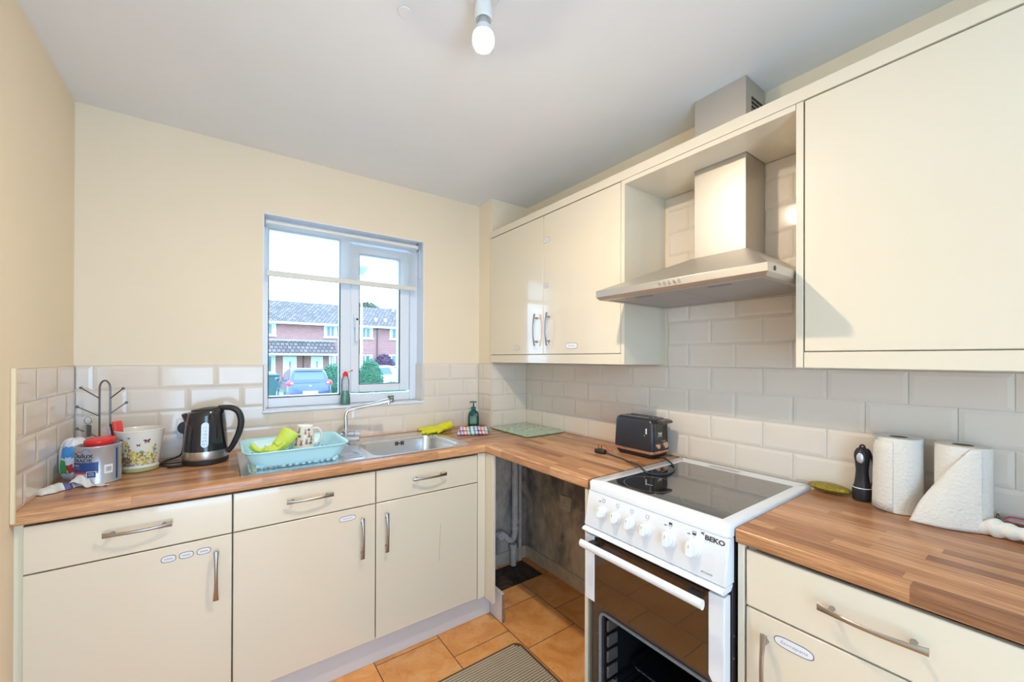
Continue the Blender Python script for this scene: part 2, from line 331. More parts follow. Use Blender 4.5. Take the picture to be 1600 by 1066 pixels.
# metro tiles, real bevelled geometry
TP, TH = .205, .1035
def tiles(name, O, U, N, u0, u1, v0, v1, phase, holes=()):
    O, U, N = Vector(O), Vector(U), Vector(N); V = Vector((0, 0, 1)); b = MB()
    def P(u, v, h): return O+U*u+V*v+N*h
    def quad(pts): b.raw(pts, [(0, 1, 2, 3)])
    flip = U.cross(V).dot(N) < 0
    def q(pts): quad(pts[::-1] if flip else pts)
    g, bw, lo, hi = .0012, .012, .0045, .0066
    regs = [(u0, u1, v0, v1)]
    for h in holes:
        out = []
        for r in regs:
            a0, a1, c0, c1 = r; h0, h1, k0, k1 = h
            if h0 >= a1 or h1 <= a0 or k0 >= c1 or k1 <= c0: out.append(r); continue
            if a0 < h0: out.append((a0, h0, c0, c1))
            if h1 < a1: out.append((h1, a1, c0, c1))
            m0, m1 = max(a0, h0), min(a1, h1)
            if c0 < k0: out.append((m0, m1, c0, k0))
            if k1 < c1: out.append((m0, m1, k1, c1))
        regs = out
    for (a0, a1, c0, c1) in regs:
        b.mat(1); q([P(a0, c0, .003), P(a1, c0, .003), P(a1, c1, .003), P(a0, c1, .003)])
        b.raw([P(a0, c1, 0), P(a1, c1, 0), P(a1, c1, .006), P(a0, c1, .006)], [(0, 1, 2, 3), (3, 2, 1, 0)][:1]); b.mat(0)
        r = math.floor((c0-WT)/TH)
        while WT+r*TH < c1-1e-4:
            z0, z1 = WT+r*TH, WT+(r+1)*TH
            ph = phase+(TP/2 if r % 2 == 0 else 0)
            k = math.floor((a0-ph)/TP)
            while ph+k*TP < a1-1e-4:
                t0, t1 = ph+k*TP+g, ph+(k+1)*TP-g; s0, s1 = z0+g, z1-g
                i0, i1, j0, j1 = t0+bw, t1-bw, s0+bw, s1-bw
                def hgt(u, v): return lo+(hi-lo)*max(0, min(1, min((u-t0)/bw, (t1-u)/bw, (v-s0)/bw, (s1-v)/bw)))
                us = sorted({max(a0, min(a1, x)) for x in (t0, i0, i1, t1)}); vs = sorted({max(c0, min(c1, x)) for x in (s0, j0, j1, s1)})
                if us[-1]-us[0] > .004 and vs[-1]-vs[0] > .004:
                    for a in range(len(us)-1):
                        for c in range(len(vs)-1):
                            A, B, D, E = (us[a], vs[c]), (us[a+1], vs[c]), (us[a+1], vs[c+1]), (us[a], vs[c+1])
                            pts = [P(*p, hgt(*p)) for p in (A, B, D, E)]
                            hs = [hgt(*p) for p in (A, B, D, E)]
                            if abs(hs[0]+hs[2]-hs[1]-hs[3]) < 1e-6: q(pts)
                            else:
                                # corner cell: split along the mitre
                                if abs(hs[0]-hs[2]) > 1e-6: tr = [(0, 1, 2), (0, 2, 3)]
                                else: tr = [(0, 1, 3), (1, 2, 3)]
                                b.raw(pts, [t[::-1] if flip else t for t in tr])
                k += 1
            r += 1
    return struct(b.build(name, [TILE, GROUT], flat=True))
TT = WT+4*TH
tiles('trim_1', (0, 0, 0), (1, 0, 0), (0, -1, 0), .009, bx-.009, WT-.001, TT, .057, [(wx0, wx1, wz0, 3)])
tiles('trim_2', (0, 0, 0), (0, -1, 0), (1, 0, 0), .0, .595, WT-.001, TT, .012)
tiles('trim_3', (bx, 0, 0), (0, -1, 0), (-1, 0, 0), .009, -by+.009, WT-.001, TT, .06)
tiles('trim_4', (0, by, 0), (1, 0, 0), (0, -1, 0), bx-.009, W-.008, WT-.001, TT, 1.90)
tiles('trim_5', (W, 0, 0), (0, -1, 0), (-1, 0, 0), -by, -RY, WT-.001, TT, .030)
tiles('trim_6', (W, 0, 0), (0, -1, 0), (-1, 0, 0), 1.262, 1.884, TT, 2.116, .030)
struct(MB().box(-.0, .011, -.607, -.595, WT-.03, TT+.003).build('trim_10', pm('cream_tile_edging', (.78, .68, .46), .4), bevel=.003))

# ---------------------------------------------------------------- window
wn = sthing('window_1', (1.085, .13, wz0))
fy0, fy1 = .10, .165
def frame_box(b, x0, x1, z0, z1, wl, wr, wb, wt, y0, y1):
    b.box(x0, x0+wl, y0, y1, z0, z1).box(x1-wr, x1, y0, y1, z0, z1).box(x0+wl, x1-wr, y0, y1, z0, z0+wb).box(x0+wl, x1-wr, y0, y1, z1-wt, z1)
b = MB(); F0, F1, G0, G1 = wx0+.001, wx1-.001, wz0+.013, wz1-.001
frame_box(b, F0, F1, G0, G1, .030, .050, .050, .042, fy0, fy1); b.box(1.045, 1.105, fy0, fy1, G0+.05, G1-.042)
b.box(F0+.03, 1.045, fy0+.012, fy1, G0+.05, G0+.058)
b.build('window_frame', UPVC, wn, bevel=.004)
sa = MB(); frame_box(sa, 1.100, 1.455, 1.158, 2.030, .047, .062, .046, .052, fy0-.012, fy1-.01)
sash = sa.build('sash', UPVC, wn, bevel=.005)
gk = MB(); frame_box(gk, F0+.028, 1.047, G0+.048, G1-.040, .006, .006, .006, .006, fy0+.006, fy0+.02); gk.build('gasket', BMATT, wn)
MB().box(F0+.03, 1.047, fy0+.02, fy0+.026, G0+.05, G1-.042).build('pane', GLASS, wn)
MB().box(1.146, 1.394, fy0+.01, fy0+.016, 1.203, 1.979).build('pane', GLASS, sash)
gk = MB(); frame_box(gk, 1.1455, 1.3945, 1.2025, 1.9795, .004, .004, .004, .004, fy0-.011, fy0+.004); gk.build('gasket', BMATT, sash)
hb = MB().box(1.112, 1.140, .074, .089, 1.535, 1.615); hb.cyl((1.126, .089, 1.585), (1.126, .060, 1.585), .013); hb.prism(rrect(1.117, 1.135, 1.455, 1.597, .008), 'Y', .052, .066)
hb.build('handle', UPVC, sash, bevel=.002)
MB().cyl((1.126, .0585, 1.585), (1.126, .0515, 1.585), .0065).build('key_button', BMATT, sash)
# roller blind
bl = thing('roller_blind', 'sheer white roller blind pulled a third of the way down the window', 'blind', (1.07, .045, 2.06))
MB().cyl((.668, .045, 2.058), (1.492, .045, 2.058), .013).build('roller_tube', WPLAS, bl)
MB().grid(lambda u, v: (.672+.808*u, .034+.0015*math.sin(u*23)*v, 2.055-.255*v), 30, 6).build('fabric', SHEER, bl)
MB().box(.670, 1.478, .026, .041, 1.780, 1.809).build('bottom_bar', pm('off_white_blind_bar', (.72, .71, .66), .5), bl, bevel=.003)
for x in (.662, 1.493): MB().box(x-.003, x+.003, .028, .066, 2.036, 2.085).build('bracket', pm('blind_bracket_grey', (.3, .33, .38), .4), bl)
ch = MB().tube([(1.498, .028, 2.06), (1.499, .026, 1.95), (1.498, .024, 1.87), (1.4975, .034, 1.87), (1.499, .036, 1.95), (1.498, .036, 2.06)], .0014, 5, closed=True, sub=3); ch.build('pull_chain', WPLAS, bl)

# ---------------------------------------------------------------- handles, stickers
def handle(parent, c, along, out, L=.165):
    c, A, N = Vector(c), Vector(along).normalized(), Vector(out).normalized(); B = A.cross(N); b = MB(); n = 18; rings = []
    for i in range(n+1):
        t = -1+2*i/n; bow = .019+.013*(1-t*t); wd = .0050+.0035*abs(t)**3; th = .0032
        p = c+A*(t*L/2)+N*bow
        rings.append([p+B*(wd*math.cos(a))+N*(th*math.sin(a)) for a in [2*PI*k/12 for k in range(12)]])
    b.loft(rings)
    for t in (-.74, .74):
        b.cyl(c+A*(t*L/2), c+A*(t*L/2)+N*.024, .0055, .0045, 14)
    return b.build('handle', HANDLE, parent)
STK = pm('white_sticker', (.80, .80, .82), .35); STB = pm('grey_sticker_border', (.16, .17, .21), .4)
def sticker(parent, c, u, w, h, words=None):
    c, U = Vector(c), Vector(u); V = Vector((0, 0, 1)); N = U.cross(V)
    def shape(k): 
        pts = []
        for i in range(28):
            t = 2*PI*i/28; x, y = math.cos(t), math.sin(t); x = math.copysign(abs(x)**.55, x); y = math.copysign(abs(y)**.8, y); pts.append((x*(w/2-k), y*(h/2-k)))
        return pts
    b = MB()
    for idx, k, d in ((0, 0, .0006), (1, .0021, .0009)):
        b.mat(idx); pl = shape(k); n = len(pl); b.loft([[c+U*p[0]+V*p[1]+N*0 for p in pl], [c+U*p[0]+V*p[1]+N*d for p in pl]])
    o = b.build('label_sticker', [STB, STK], parent, flat=True)
    if words: text('lettering', words, h*.42, plane_fn(c+N*.001, U, V), pm('pencil_grey', (.38, .39, .42), .6), parent, .0002, shear=.25, sx=1.25)
    else:
        q = MB(); q.tube([c+N*.0012+U*(x*w*.28)+V*(h*.13*math.sin(x*19)) for x in [-1+i/12 for i in range(25)]], .0004, 4); q.build('pen_writing', STB, parent, flat=True)
    return o

# ---------------------------------------------------------------- base cabinets, left run
FY = -.585; DT = .018
XS = [(.0195, .5215), (.5245, 1.0385), (1.0415, 1.5585)]
labs = ['ivory base cabinet at the left wall with three oval stickers on its door', 'ivory base cabinet under the draining board with one long oval sticker', 'ivory base cabinet under the sink bowl with a thin scratch down its door']
for k, (x0, x1) in enumerate(XS):
    t = thing('base_cabinet', labs[k], 'cabinet', ((x0+x1)/2, -.3, 0), group=None)
    bd = MB().box(x0, x0+.018, FY+DT+.002, -.02, .15, .86).box(x1-.018, x1, FY+DT+.002, -.02, .15, .86).box(x0+.018, x1-.018, FY+DT+.002, -.02, .15, .168).box(x0+.018, x1-.018, -.028, -.02, .168, .86)
    if k == 0: bd.box(x0+.018, x1-.018, FY+DT+.002, -.03, .70, .716)
    bd.build('body', CARC, t)
    dr = MB().box(x0+.0005, x1-.0005, FY, FY+DT, .7225, .8625).build('drawer_front', IVORY, t, bevel=.0025)
    do = MB().box(x0+.0005, x1-.0005, FY, FY+DT, .124, .7185).build('door', IVORY, t, bevel=.0025)
    handle(dr, ((.2715, .7785, 1.29)[k], FY, .801), (1, 0, 0), (0, -1, 0), .168)
    handle(do, ((.475, .980, 1.085)[k], FY, .587), (0, 0, 1), (0, -1, 0), .172)
    if k == 0:
        for x in (.345, .392, .440): sticker(do, (x, FY, .678+(x-.345)*.01), (1, 0, 0), .040, .023)
    if k == 1: sticker(do, (.922, FY, .682), (1, 0, 0), .068, .024)
    if k == 2: MB().tube([(1.352, FY-.0004, .56), (1.349, FY-.0004, .50), (1.347, FY-.0004, .44), (1.344, FY-.0004, .38)], .0006, 4, sub=3).build('scratch', STB, do)
# filler and corner post, plinth
t = thing('corner_post', 'narrow ivory corner post at the right end of the sink cabinets', 'cabinet panel', (1.59, -.62, .1))
MB().box(1.562, 1.606, FY, FY+DT, .118, .868).build('front_filler', IVORY, t, bevel=.002)
MB().box(1.607, 1.625, -.655, FY+DT, .112, .868).build('return_panel', IVORY, t, bevel=.002)
t = thing('plinth', 'grey-white plinth board below the sink-side cabinets', 'plinth', (.8, -.555, 0))
MB().box(.0, 1.655, -.553, -.537, .001, .148).build('board', PLINTH, t, bevel=.001)
MB().box(1.657, 1.675, -.665, -.54, .001, .150).build('return_board', PLINTH, t, bevel=.001)
MB().box(1.658, 1.674, -.668, -.6655, .002, .148).build('broken_edge', CHIP, t)
tag(MB().box(.0005, .019, -.575, -.557, .148, .868).build('filler_strip', CARC, None), 'narrow cream filler strip between left wall and first base cabinet', 'filler')

# ---------------------------------------------------------------- worktops
Xi = 1.596
def post_edge(y, front, top=WT-.001, th=.038, r=.007):
    # profile of the rolled front edge, running from the back to the front along the given axis
    pts = [(y, top-th), (y, top)]
    for i in range(6): a = PI/2*i/5; pts.append((front+r*(1-math.sin(a)) if front < y else front-r*(1-math.sin(a)), top-r+r*math.cos(a)))
    for i in range(6): a = PI/2*i/5; pts.append((front+r*(1-math.cos(a)) if front < y else front-r*(1-math.cos(a)), top-th+r-r*math.sin(a)))
    return pts
# sink cut-out in the left run
sx0, sx1, sy0, sy1 = .545, 1.543, -.548, -.060
b = MB(); pe = post_edge(-.0001, -.6)
hx0, hx1, hy0, hy1 = 1.045, 1.505, -.535, -.150
top, th = WT-.001, .038
fr = post_edge(hy0, -.6)
b.prism(fr, 'X', .0005, Xi); b.box(.0005, hx0, hy0, -.0005, top-th, top); b.box(hx1, Xi, hy0, -.0005, top-th, top); b.box(hx0, hx1, hy1, -.0005, top-th, top)
b.box(Xi, bx-.001, -.6, -.0005, top-th, top); b.box(bx-.001, W-.001, -.6, by-.0005, top-th, top)
tag(b.build('worktop', WOODX), 'wood-block laminate worktop under the window, cut for the steel sink', 'worktop')
b = MB(); b.prism([(p[0], p[1]) for p in [(W-.001, top-th), (W-.001, top)]]+[(Xi+.007*(1-math.sin(a)), top-.007+.007*math.cos(a)) for a in [PI/2*i/5 for i in range(6)]]+[(Xi+.007*(1-math.cos(a)), top-th+.007-.007*math.sin(a)) for a in [PI/2*i/5 for i in range(6)]], 'Y', -1.318, -.6005)
tag(b.build('worktop', WOODY), 'short wood-block laminate worktop carrying the toaster, with empty space below', 'worktop')
b = MB(); b.prism([(p[0], p[1]) for p in [(W-.001, top-th), (W-.001, top)]]+[(Xi+.007*(1-math.sin(a)), top-.007+.007*math.cos(a)) for a in [PI/2*i/5 for i in range(6)]]+[(Xi+.007*(1-math.cos(a)), top-th+.007-.007*math.sin(a)) for a in [PI/2*i/5 for i in range(6)]], 'Y', -2.9, -1.850)
tag(b.build('worktop', WOODY), 'wood-block laminate worktop carrying the kitchen rolls, right of the cooker', 'worktop')
tag(MB().box(1.600, 2.18, -1.316, -1.300, .001, top-th-.001).build('end_panel', IVORY, None, bevel=.001), 'cream end panel standing left of the cooker under the short worktop', 'cabinet panel')
# ---------------------------------------------------------------- right base cabinets
RX = 1.603
def right_base(y0, y1, label, hl, first):
    t = thing('base_cabinet', label, 'cabinet', (1.9, (y0+y1)/2, 0))
    MB().box(RX+DT+.002, 2.18, y0, y0-.018, .15, .868).box(RX+DT+.002, 2.18, y1+.018, y1, .15, .868).box(RX+DT+.002, 2.18, y1+.018, y0-.018, .15, .168).build('body', CARC, t)
    dr = MB().box(RX, RX+DT, y0-.0025, y1+.0025, .718, .8625).build('drawer_front', IVORY, t, bevel=.0025)
    do = MB().box(RX, RX+DT, y0-.0025, y1+.0025, .124, .7135).build('door', IVORY, t, bevel=.0025)
    handle(dr, (RX, (y0+y1)/2-.002, .800), (0, 1, 0), (-1, 0, 0), .178)
    handle(do, (RX, y0-.052, .587), (0, 0, 1), (-1, 0, 0), .172)
    if first: sticker(do, (RX, -1.981, .667), (0, -1, 0), .084, .027, 'Saucepans')
right_base(-1.871, -2.371, 'ivory base cabinet right of the cooker with a Saucepans sticker', 1, True)
tag(MB().box(1.602, 2.18, -1.853, -1.869, .001, top-th-.001).build('end_panel', IVORY, None, bevel=.001), 'cream end panel standing right of the cooker under the long worktop', 'cabinet panel')
tag(MB().box(1.655, 1.671, -2.9, -1.875, .001, .148).build('plinth', PLINTH, None), 'plinth board below the cabinet right of the cooker', 'plinth')

# ---------------------------------------------------------------- wall cabinets
UX = 1.90; UB, UT = 1.384, 2.136
t = thing('wall_cabinet', 'two-door ivory wall cabinet left of the extractor hood', 'cabinet', (2.05, -.7, 1.335))
MB().box(UX+.02, W-.001, by-.002, by-.020, UB-.002, UT).box(UX+.02, W-.011, by-.020, -1.221, UB-.002, UB+.016).box(UX+.02, W-.001, by-.020, -1.221, UT-.018, UT).box(W-.010, W-.001, by-.02, -1.221, UB+.016, UT-.018).box(UX+.02, W-.001, -1.221, -1.203, UB+.016, UT-.018).build('body', CARC, t)
d1 = MB().box(UX, UX+DT, by-.0095, -.6985, UB, UT-.002).build('door', IVORY, t, bevel=.002)
d2 = MB().box(UX, UX+DT, -.7015, -1.2195, UB, UT-.002).build('door', IVORY, t, bevel=.002)
handle(d1, (UX, -.650, 1.518), (0, 0, 1), (-1, 0, 0), .175); handle(d2, (UX, -.752, 1.518), (0, 0, 1), (-1, 0, 0), .175)
sticker(d1, (UX, -.457, 1.424), (0, -1, 0), .058, .026)
sticker(d2, (UX, -.728, 1.996), (0, -1, 0), .050, .028); sticker(d2, (UX, -.722, 1.752), (0, -1, 0), .034, .026); sticker(d2, (UX, -.918, 1.424), (0, -1, 0), .085, .030)
t = thing('hood_surround', 'open ivory cabinet bay framing the extractor hood', 'cabinet', (2.05, -1.56, 1.335))
MB().box(UX, W-.001, -1.2225, -1.2415, 1.335, UT).build('side_panel', IVORY, t, bevel=.001)
MB().box(UX, W-.001, -1.883, -1.902, 1.335, UT).build('side_panel', IVORY, t, bevel=.001)
b = MB().box(UX, 2.034, -1.2425, -1.882, 2.118, UT).box(2.034, W-.001, -1.2425, -1.479, 2.118, UT).box(2.034, W-.001, -1.680, -1.882, 2.118, UT)
b.build('top_panel', IVORY, t)
t = thing('wall_cabinet', 'large ivory wall cabinet with a single blank door, right of the hood', 'cabinet', (2.05, -2.2, 1.335))
MB().box(UX+.02, W-.001, -1.9035, -2.50, UB-.002, UT).build('body', CARC, t)
MB().box(UX, UX+DT, -1.9055, -2.499, UB, UT-.002).build('door', IVORY, t, bevel=.002)
tag(MB().box(UX-.004, UX+.045, by-.002, -2.5, UT+.001, 2.176).build('cornice', IVORY, None, bevel=.001), 'ivory cornice strip running along the top of the wall cabinets', 'cornice')
tag(MB().box(UX+.001, UX+.019, by-.004, -1.2215, 1.335, UB-.003).build('light_pelmet', IVORY, None, bevel=.001), 'ivory pelmet strip below the two-door wall cabinet', 'pelmet')
tag(MB().box(UX+.001, UX+.019, -1.904, -2.5, 1.335, UB-.003).build('light_pelmet', IVORY, None, bevel=.001), 'ivory pelmet strip below the large blank-door wall cabinet', 'pelmet')

# ---------------------------------------------------------------- hood
t = thing('extractor_hood', 'brushed steel chimney extractor hood above the cooker', 'extractor hood', (1.95, -1.566, 1.6))
hy0_, hy1_ = -1.246, -1.879; hx_ = 1.716; hw = W-.012
b = MB()
def rect(x0, x1, y0, y1, z): return [(x0, y0, z), (x1, y0, z), (x1, y1, z), (x0, y1, z)]
cx0, cx1, cy0, cy1 = 2.037, W-.012, -1.481, -1.678
b.loft([rect(hx_, hw, hy0_, hy1_, 1.607)[::-1], rect(hx_, hw, hy0_, hy1_, 1.632)[::-1], rect(cx0-.006, cx1, cy0+.008, cy1-.008, 1.765)[::-1]], False)
# underside rim: bevelled inwards and a recess
b.loft([rect(hx_, hw, hy0_, hy1_, 1.607), rect(hx_+.012, hw-.004, hy0_-.010, hy1_+.010, 1.595), rect(hx_+.035, hw-.03, hy0_-.030, hy1_+.030, 1.595), rect(hx_+.035, hw-.03, hy0_-.030, hy1_+.030, 1.603)], False)
b.build('canopy', steel('brushed_steel_canopy', .42, (.60, .57, .53), (3, 3, 200)), t, bevel=.0012)
for y0, y1 in ((hy0_-.031, -1.561), (-1.564, hy1_+.031)):
    fp = MB().box(hx_+.036, hw-.031, y0, y1, 1.598, 1.606).build('grease_filter', FILTER, t, bevel=.001)
    ym = (y0+y1)/2; MB().box(hx_+.07, hx_+.085, ym-.035, ym+.035, 1.5965, 1.5985).build('catch', pm('dark_grey_catch', (.22, .21, .20), .5), fp)
b = MB().box(cx0, cx1, cy0, cy1, 1.764, H-.001); b.build('chimney', STEEL, t, bevel=.001)
g = MB()
for i in range(6):
    for j in range(5): g.box(cx0+.045+i*.0155, cx0+.056+i*.0155, cy1-.0012, cy1+.001, 2.262+j*.0165, 2.273+j*.0165)
g.build('vent_grille', DARK, t, flat=True)
for i in range(5):
    y = -1.540-.0185*i; MB().cyl((hx_+.001, y, 1.6195), (hx_-.005, y, 1.6195), .0055, .0048, 14).build('button', CHROME, t)
MB().cyl((hx_+.045, hy1_+.001, 1.619), (hx_+.045, hy1_-.001, 1.619), .008, n=6).build('end_cap', BMATT, t)

# ---------------------------------------------------------------- cooker
ck = thing('cooker', 'white freestanding electric cooker with black glass hob and open main oven', 'cooker', (1.86, -1.595, 0))
KY0, KY1 = -1.345, -1.845; ym = (KY0+KY1)/2
# body: sides, back, base, divider
SIDE = pm('dark_brown_cooker_side', (.035, .028, .026), .3)
b = MB().box(1.592, 2.15, KY0-.001, KY0-.012, .03, .885).box(1.592, 2.15, KY1+.001, KY1+.012, .03, .885).box(2.14, 2.15, KY0-.012, KY1+.012, .03, .885).box(1.592, 2.14, KY0-.012, KY1+.012, .03, .075)
b.build('body', SIDE, ck, bevel=.001)
# hob surround with rounded front lip
b = MB(); o_ = rrect(1.572, 2.160, KY1, KY0, .012, 4); oi = rrect(1.578, 2.156, KY1+.006, KY0-.006, .010, 4)
gi = rrect(1.604, 2.094, -1.812, -1.398, .002, 4)
b.loft([[(x, y, .886) for x, y in o_], [(x, y, .914) for x, y in o_], [(x, y, .9205) for x, y in oi], [(x, y, .9205) for x, y in gi], [(x, y, .918) for x, y in gi]], False)
b.raw([(x, y, .886) for x, y in o_], [tuple(range(len(o_)))[::-1]])
b.build('hob_surround', WHITE, ck, ang=50)
hg = MB().prism(gi, 'Z', .915, .9196).build('hob_glass', pm('black_ceramic_glass', (.012, .012, .014), .04, coat=1.0), ck)
RING = pm('grey_printed_ring', (.22, .22, .23), .3)
def ring(c, r, r2=None, parent=hg, z=.9197):
    n = 48; b = MB()
    for R in [r]+([r2] if r2 else []):
        b.loft([[(c[0]+(R+d)*math.cos(2*PI*i/n), c[1]+(R+d)*math.sin(2*PI*i/n), z) for i in range(n)] for d in (-.0009, .0009)], False)
    b.build('cooking_zone', RING, parent, flat=True)
ring((1.715, -1.505), .090); ring((1.705, -1.712), .072); ring((1.965, -1.500), .072); ring((1.965, -1.705), .090, .055)
for i in range(3): MB().box(2.105+.012*i, 2.110+.012*i, -1.50, -1.62, .9205, .9208).build('vent_slot', GREYP, ck, flat=True)
text('lettering', 'HOT', .012, plane_fn((1.70, -1.51, .9199), (0, -1, 0), (1, 0, 0)), pm('white_print', (.6, .6, .6), .4), hg, .0001)
# control panel (slightly sloping)
def pan(y, z): # x on the panel face
    return 1.5735-(.885-z)*.20
b = MB(); pf = [(1.5735, .885), (pan(0, .770), .770), (1.553, .762), (1.60, .762), (1.60, .885)]
b.prism(pf, 'Y', KY1, KY0); cp = b.build('control_panel', WHITE, ck, bevel=.0025)
MB().box(1.575, 1.6, KY0-.001, KY1+.001, .8852, .8862).build('seam', GREYP, ck)
KN = pm('white_knob_plastic', (.80, .81, .83), .22, coat=.4)
pn = Vector((-1, 0, .20)).normalized()*1.0; pv = Vector((-.20, 0, -1)).normalized()*-1
pn = Vector((-1, 0, -.2)).normalized(); 
pn = (Vector((0, -1, 0)).cross(Vector((.20, 0, 1)))).normalized()
pu = Vector((0, -1, 0)); pvv = Vector((.20, 0, 1)).normalized()
for i, (y, r, a) in enumerate([(-1.420, .0205, 0), (-1.480, .0205, 0), (-1.538, .0205, 0), (-1.596, .0205, 0), (-1.676, .024, 0), (-1.750, .024, 0)]):
    z = .826; c = Vector((pan(y, z), y, z))
    kb = MB(); kb.cyl(c, c+pn*.006, r, r*.97, 28); kb.cyl(c+pn*.006, c+pn*.015, r*.80, r*.76, 28)
    rings = []
    for h, wd, ln in ((.013, .42, .82), (.024, .34, .80), (.0255, .28, .74)):
        rings.append([c+pn*h+pu*(p[0]*r)+pvv*(p[1]*r) for p in rrect(-wd, wd, -ln, ln, .2, 3)])
    kb.loft(rings)
    ko = kb.build('control_knob', KN, ck, bevel=.0008)
    MB().box(-.0006, .0006, 0, .0004, .004, .012).xf(lambda p: c+pn*(.0258)+pu*(p.x)+pvv*p.z).build('pointer_mark', DGREY, ko)
    q = MB(); zz = c+pvv*(r+.008)+pn*.0004; q.cyl(zz, zz+pn*.0004, .0011, n=8)
    s0 = zz+pvv*.011
    for (dx, dz) in ((-.005, 0), (.005, 0)): q.loft([[s0+pu*(dx+ex)+pvv*ez for ex, ez in ((-.0004, -.005), (.0004, -.005), (.0004, .005), (-.0004, .005))], [s0+pn*.0003+pu*(dx+ex)+pvv*ez for ex, ez in ((-.0004, -.005), (.0004, -.005), (.0004, .005), (-.0004, .005))]])
    for dz in (-.005, .005): q.loft([[s0+pu*ex+pvv*(dz+ez) for ex, ez in ((-.005, -.0004), (.005, -.0004), (.005, .0004), (-.005, .0004))], [s0+pn*.0003+pu*ex+pvv*(dz+ez) for ex, ez in ((-.005, -.0004), (.005, -.0004), (.005, .0004), (-.005, .0004))]])
    if i in (0, 4, 5):
        q.loft([[s0+pu*(ex-.016)+pvv*(ez-.006)+pn*d for ex, ez in ((-.004, -.0012), (.004, -.0012), (.004, .0012), (-.004, .0012))] for d in (0, .0004)])
    if i >= 4: q.loft([[s0+pu*ex+pvv*(ez+(.002 if i == 4 else -.002)) + pn*d for ex, ez in ((-.0045, -.003), (.0045, -.003), (.0045, .003), (-.0045, .003))] for d in (0, .0005)])
    q.build('symbol', DGREY if i >= 4 or i == 0 else RING, cp, flat=True)
fnp = lambda y, z: plane_fn(Vector((pan(y, z), y, z))+pn*.0006, pu, pvv)
text('lettering', 'BEKO', .0175, fnp(-1.808, .868), DGREY, cp, .0003, bold=.0006, sx=1.25)
text('lettering', 'BDVC563AW', .0055, fnp(-1.795, .780), GREYP, cp, .0002)
bm_ = MB(); c = Vector((pan(0, .877), -1.773, .877))+pn*.0006
bm_.loft([[c+pu*x+pvv*y+pn*d for x, y in ((-.006, .004), (0, .001), (.006, .004), (.003, -.001), (.004, -.006), (0, -.002), (-.005, -.004), (-.002, 0))] for d in (0, .0004)]); bm_.build('emblem', DGREY, cp, flat=True)
# white lip and black gap under the panel
b = MB(); b.prism([(1.560, .7615), (1.541, .757), (1.538, .749), (1.546, .743), (1.585, .743), (1.60, .7615)], 'Y', KY1+.001, KY0+.001); b.build('front_trim', WHITE, ck, bevel=.0015)
MB().box(1.575, 1.60, KY0-.014, KY1+.014, .716, .742).build('vent_gap', DARK, ck)
# grill door
gdo = MB().box(1.554, 1.559, KY0-.0465, KY1+.0465, .508, .732).build('grill_door', OVENG, ck)
MB().box(1.552, 1.585, KY0-.002, KY0-.046, .504, .734).build('side_frame', WHITE, gdo, bevel=.003, seg=3)
MB().prism([(KY1+.002, .497), (KY1+.002, .734), (KY1+.046, .734), (KY1+.046, .512), (KY1+.036, .497)], 'X', 1.552, 1.585).build('side_frame', WHITE, gdo, bevel=.003, seg=3)
bk = pm('oven_brown_border', (.03, .016, .012), .2)
bb = MB(); 
for y0, y1, z0, z1 in ((KY0-.047, KY0-.075, .510, .730), (KY1+.047, KY1+.075, .510, .730), (KY0-.075, KY1+.075, .700, .730), (KY0-.075, KY1+.075, .510, .538)): bb.box(1.5595, 1.562, y0, y1, z0, z1)
bb.build('glass_border', bk, gdo)
hh = MB(); n = 14
hh.loft([[Vector((1.516+.010*math.cos(t), y, .712+.0135*math.sin(t))) for t in [2*PI*i/n for i in range(n)]] for y in (-1.362, -1.366, -1.800, -1.804)]); hdl = hh.build('handle', WHITE, gdo, ang=60)
for y in (-1.40, -1.765): MB().box(1.520, 1.556, y-.014, y+.014, .704, .722).build('handle_bracket', BMATT, gdo)
# grill compartment behind the glass
OV = pm('brown_grill_lining', (.80, .60, .40), .4)
b = MB().box(1.60, 2.13, KY0-.013, KY0-.03, .50, .74).box(1.60, 2.13, KY1+.013, KY1+.03, .50, .74).box(2.12, 2.13, KY0-.03, KY1+.03, .50, .74).box(1.590, 2.13, KY0-.013, KY1+.013, .488, .503).box(1.60, 2.13, KY0-.013, KY1+.013, .736, .742)
b.build('grill_compartment', OV, ck)
def rack(name, z, x0, x1, y0, y1, n, parent, wav=False):
    b = MB(); b.tube([(x0, y0, z), (x1, y0, z), (x1, y1, z), (x0, y1, z)], .003, 6, closed=True)
    for i in range(1, n): y = y0+(y1-y0)*i/n; b.cyl((x0, y, z), (x1, y, z), .0018, n=6)
    if wav:
        for a, c in ((.18, .45), (.55, .82)):
            ya, yc = y0+(y1-y0)*a, y0+(y1-y0)*c; b.tube([(x0, ya, z), (x0, ya-.004, z+.022), (x0, yc+.004, z+.022), (x0, yc, z)], .0022, 6, sub=4)
    return b.build(name, CHROME, parent)
rack('grill_shelf', .640, 1.640, 2.08, KY0-.035, KY1+.035, 14, ck, True)
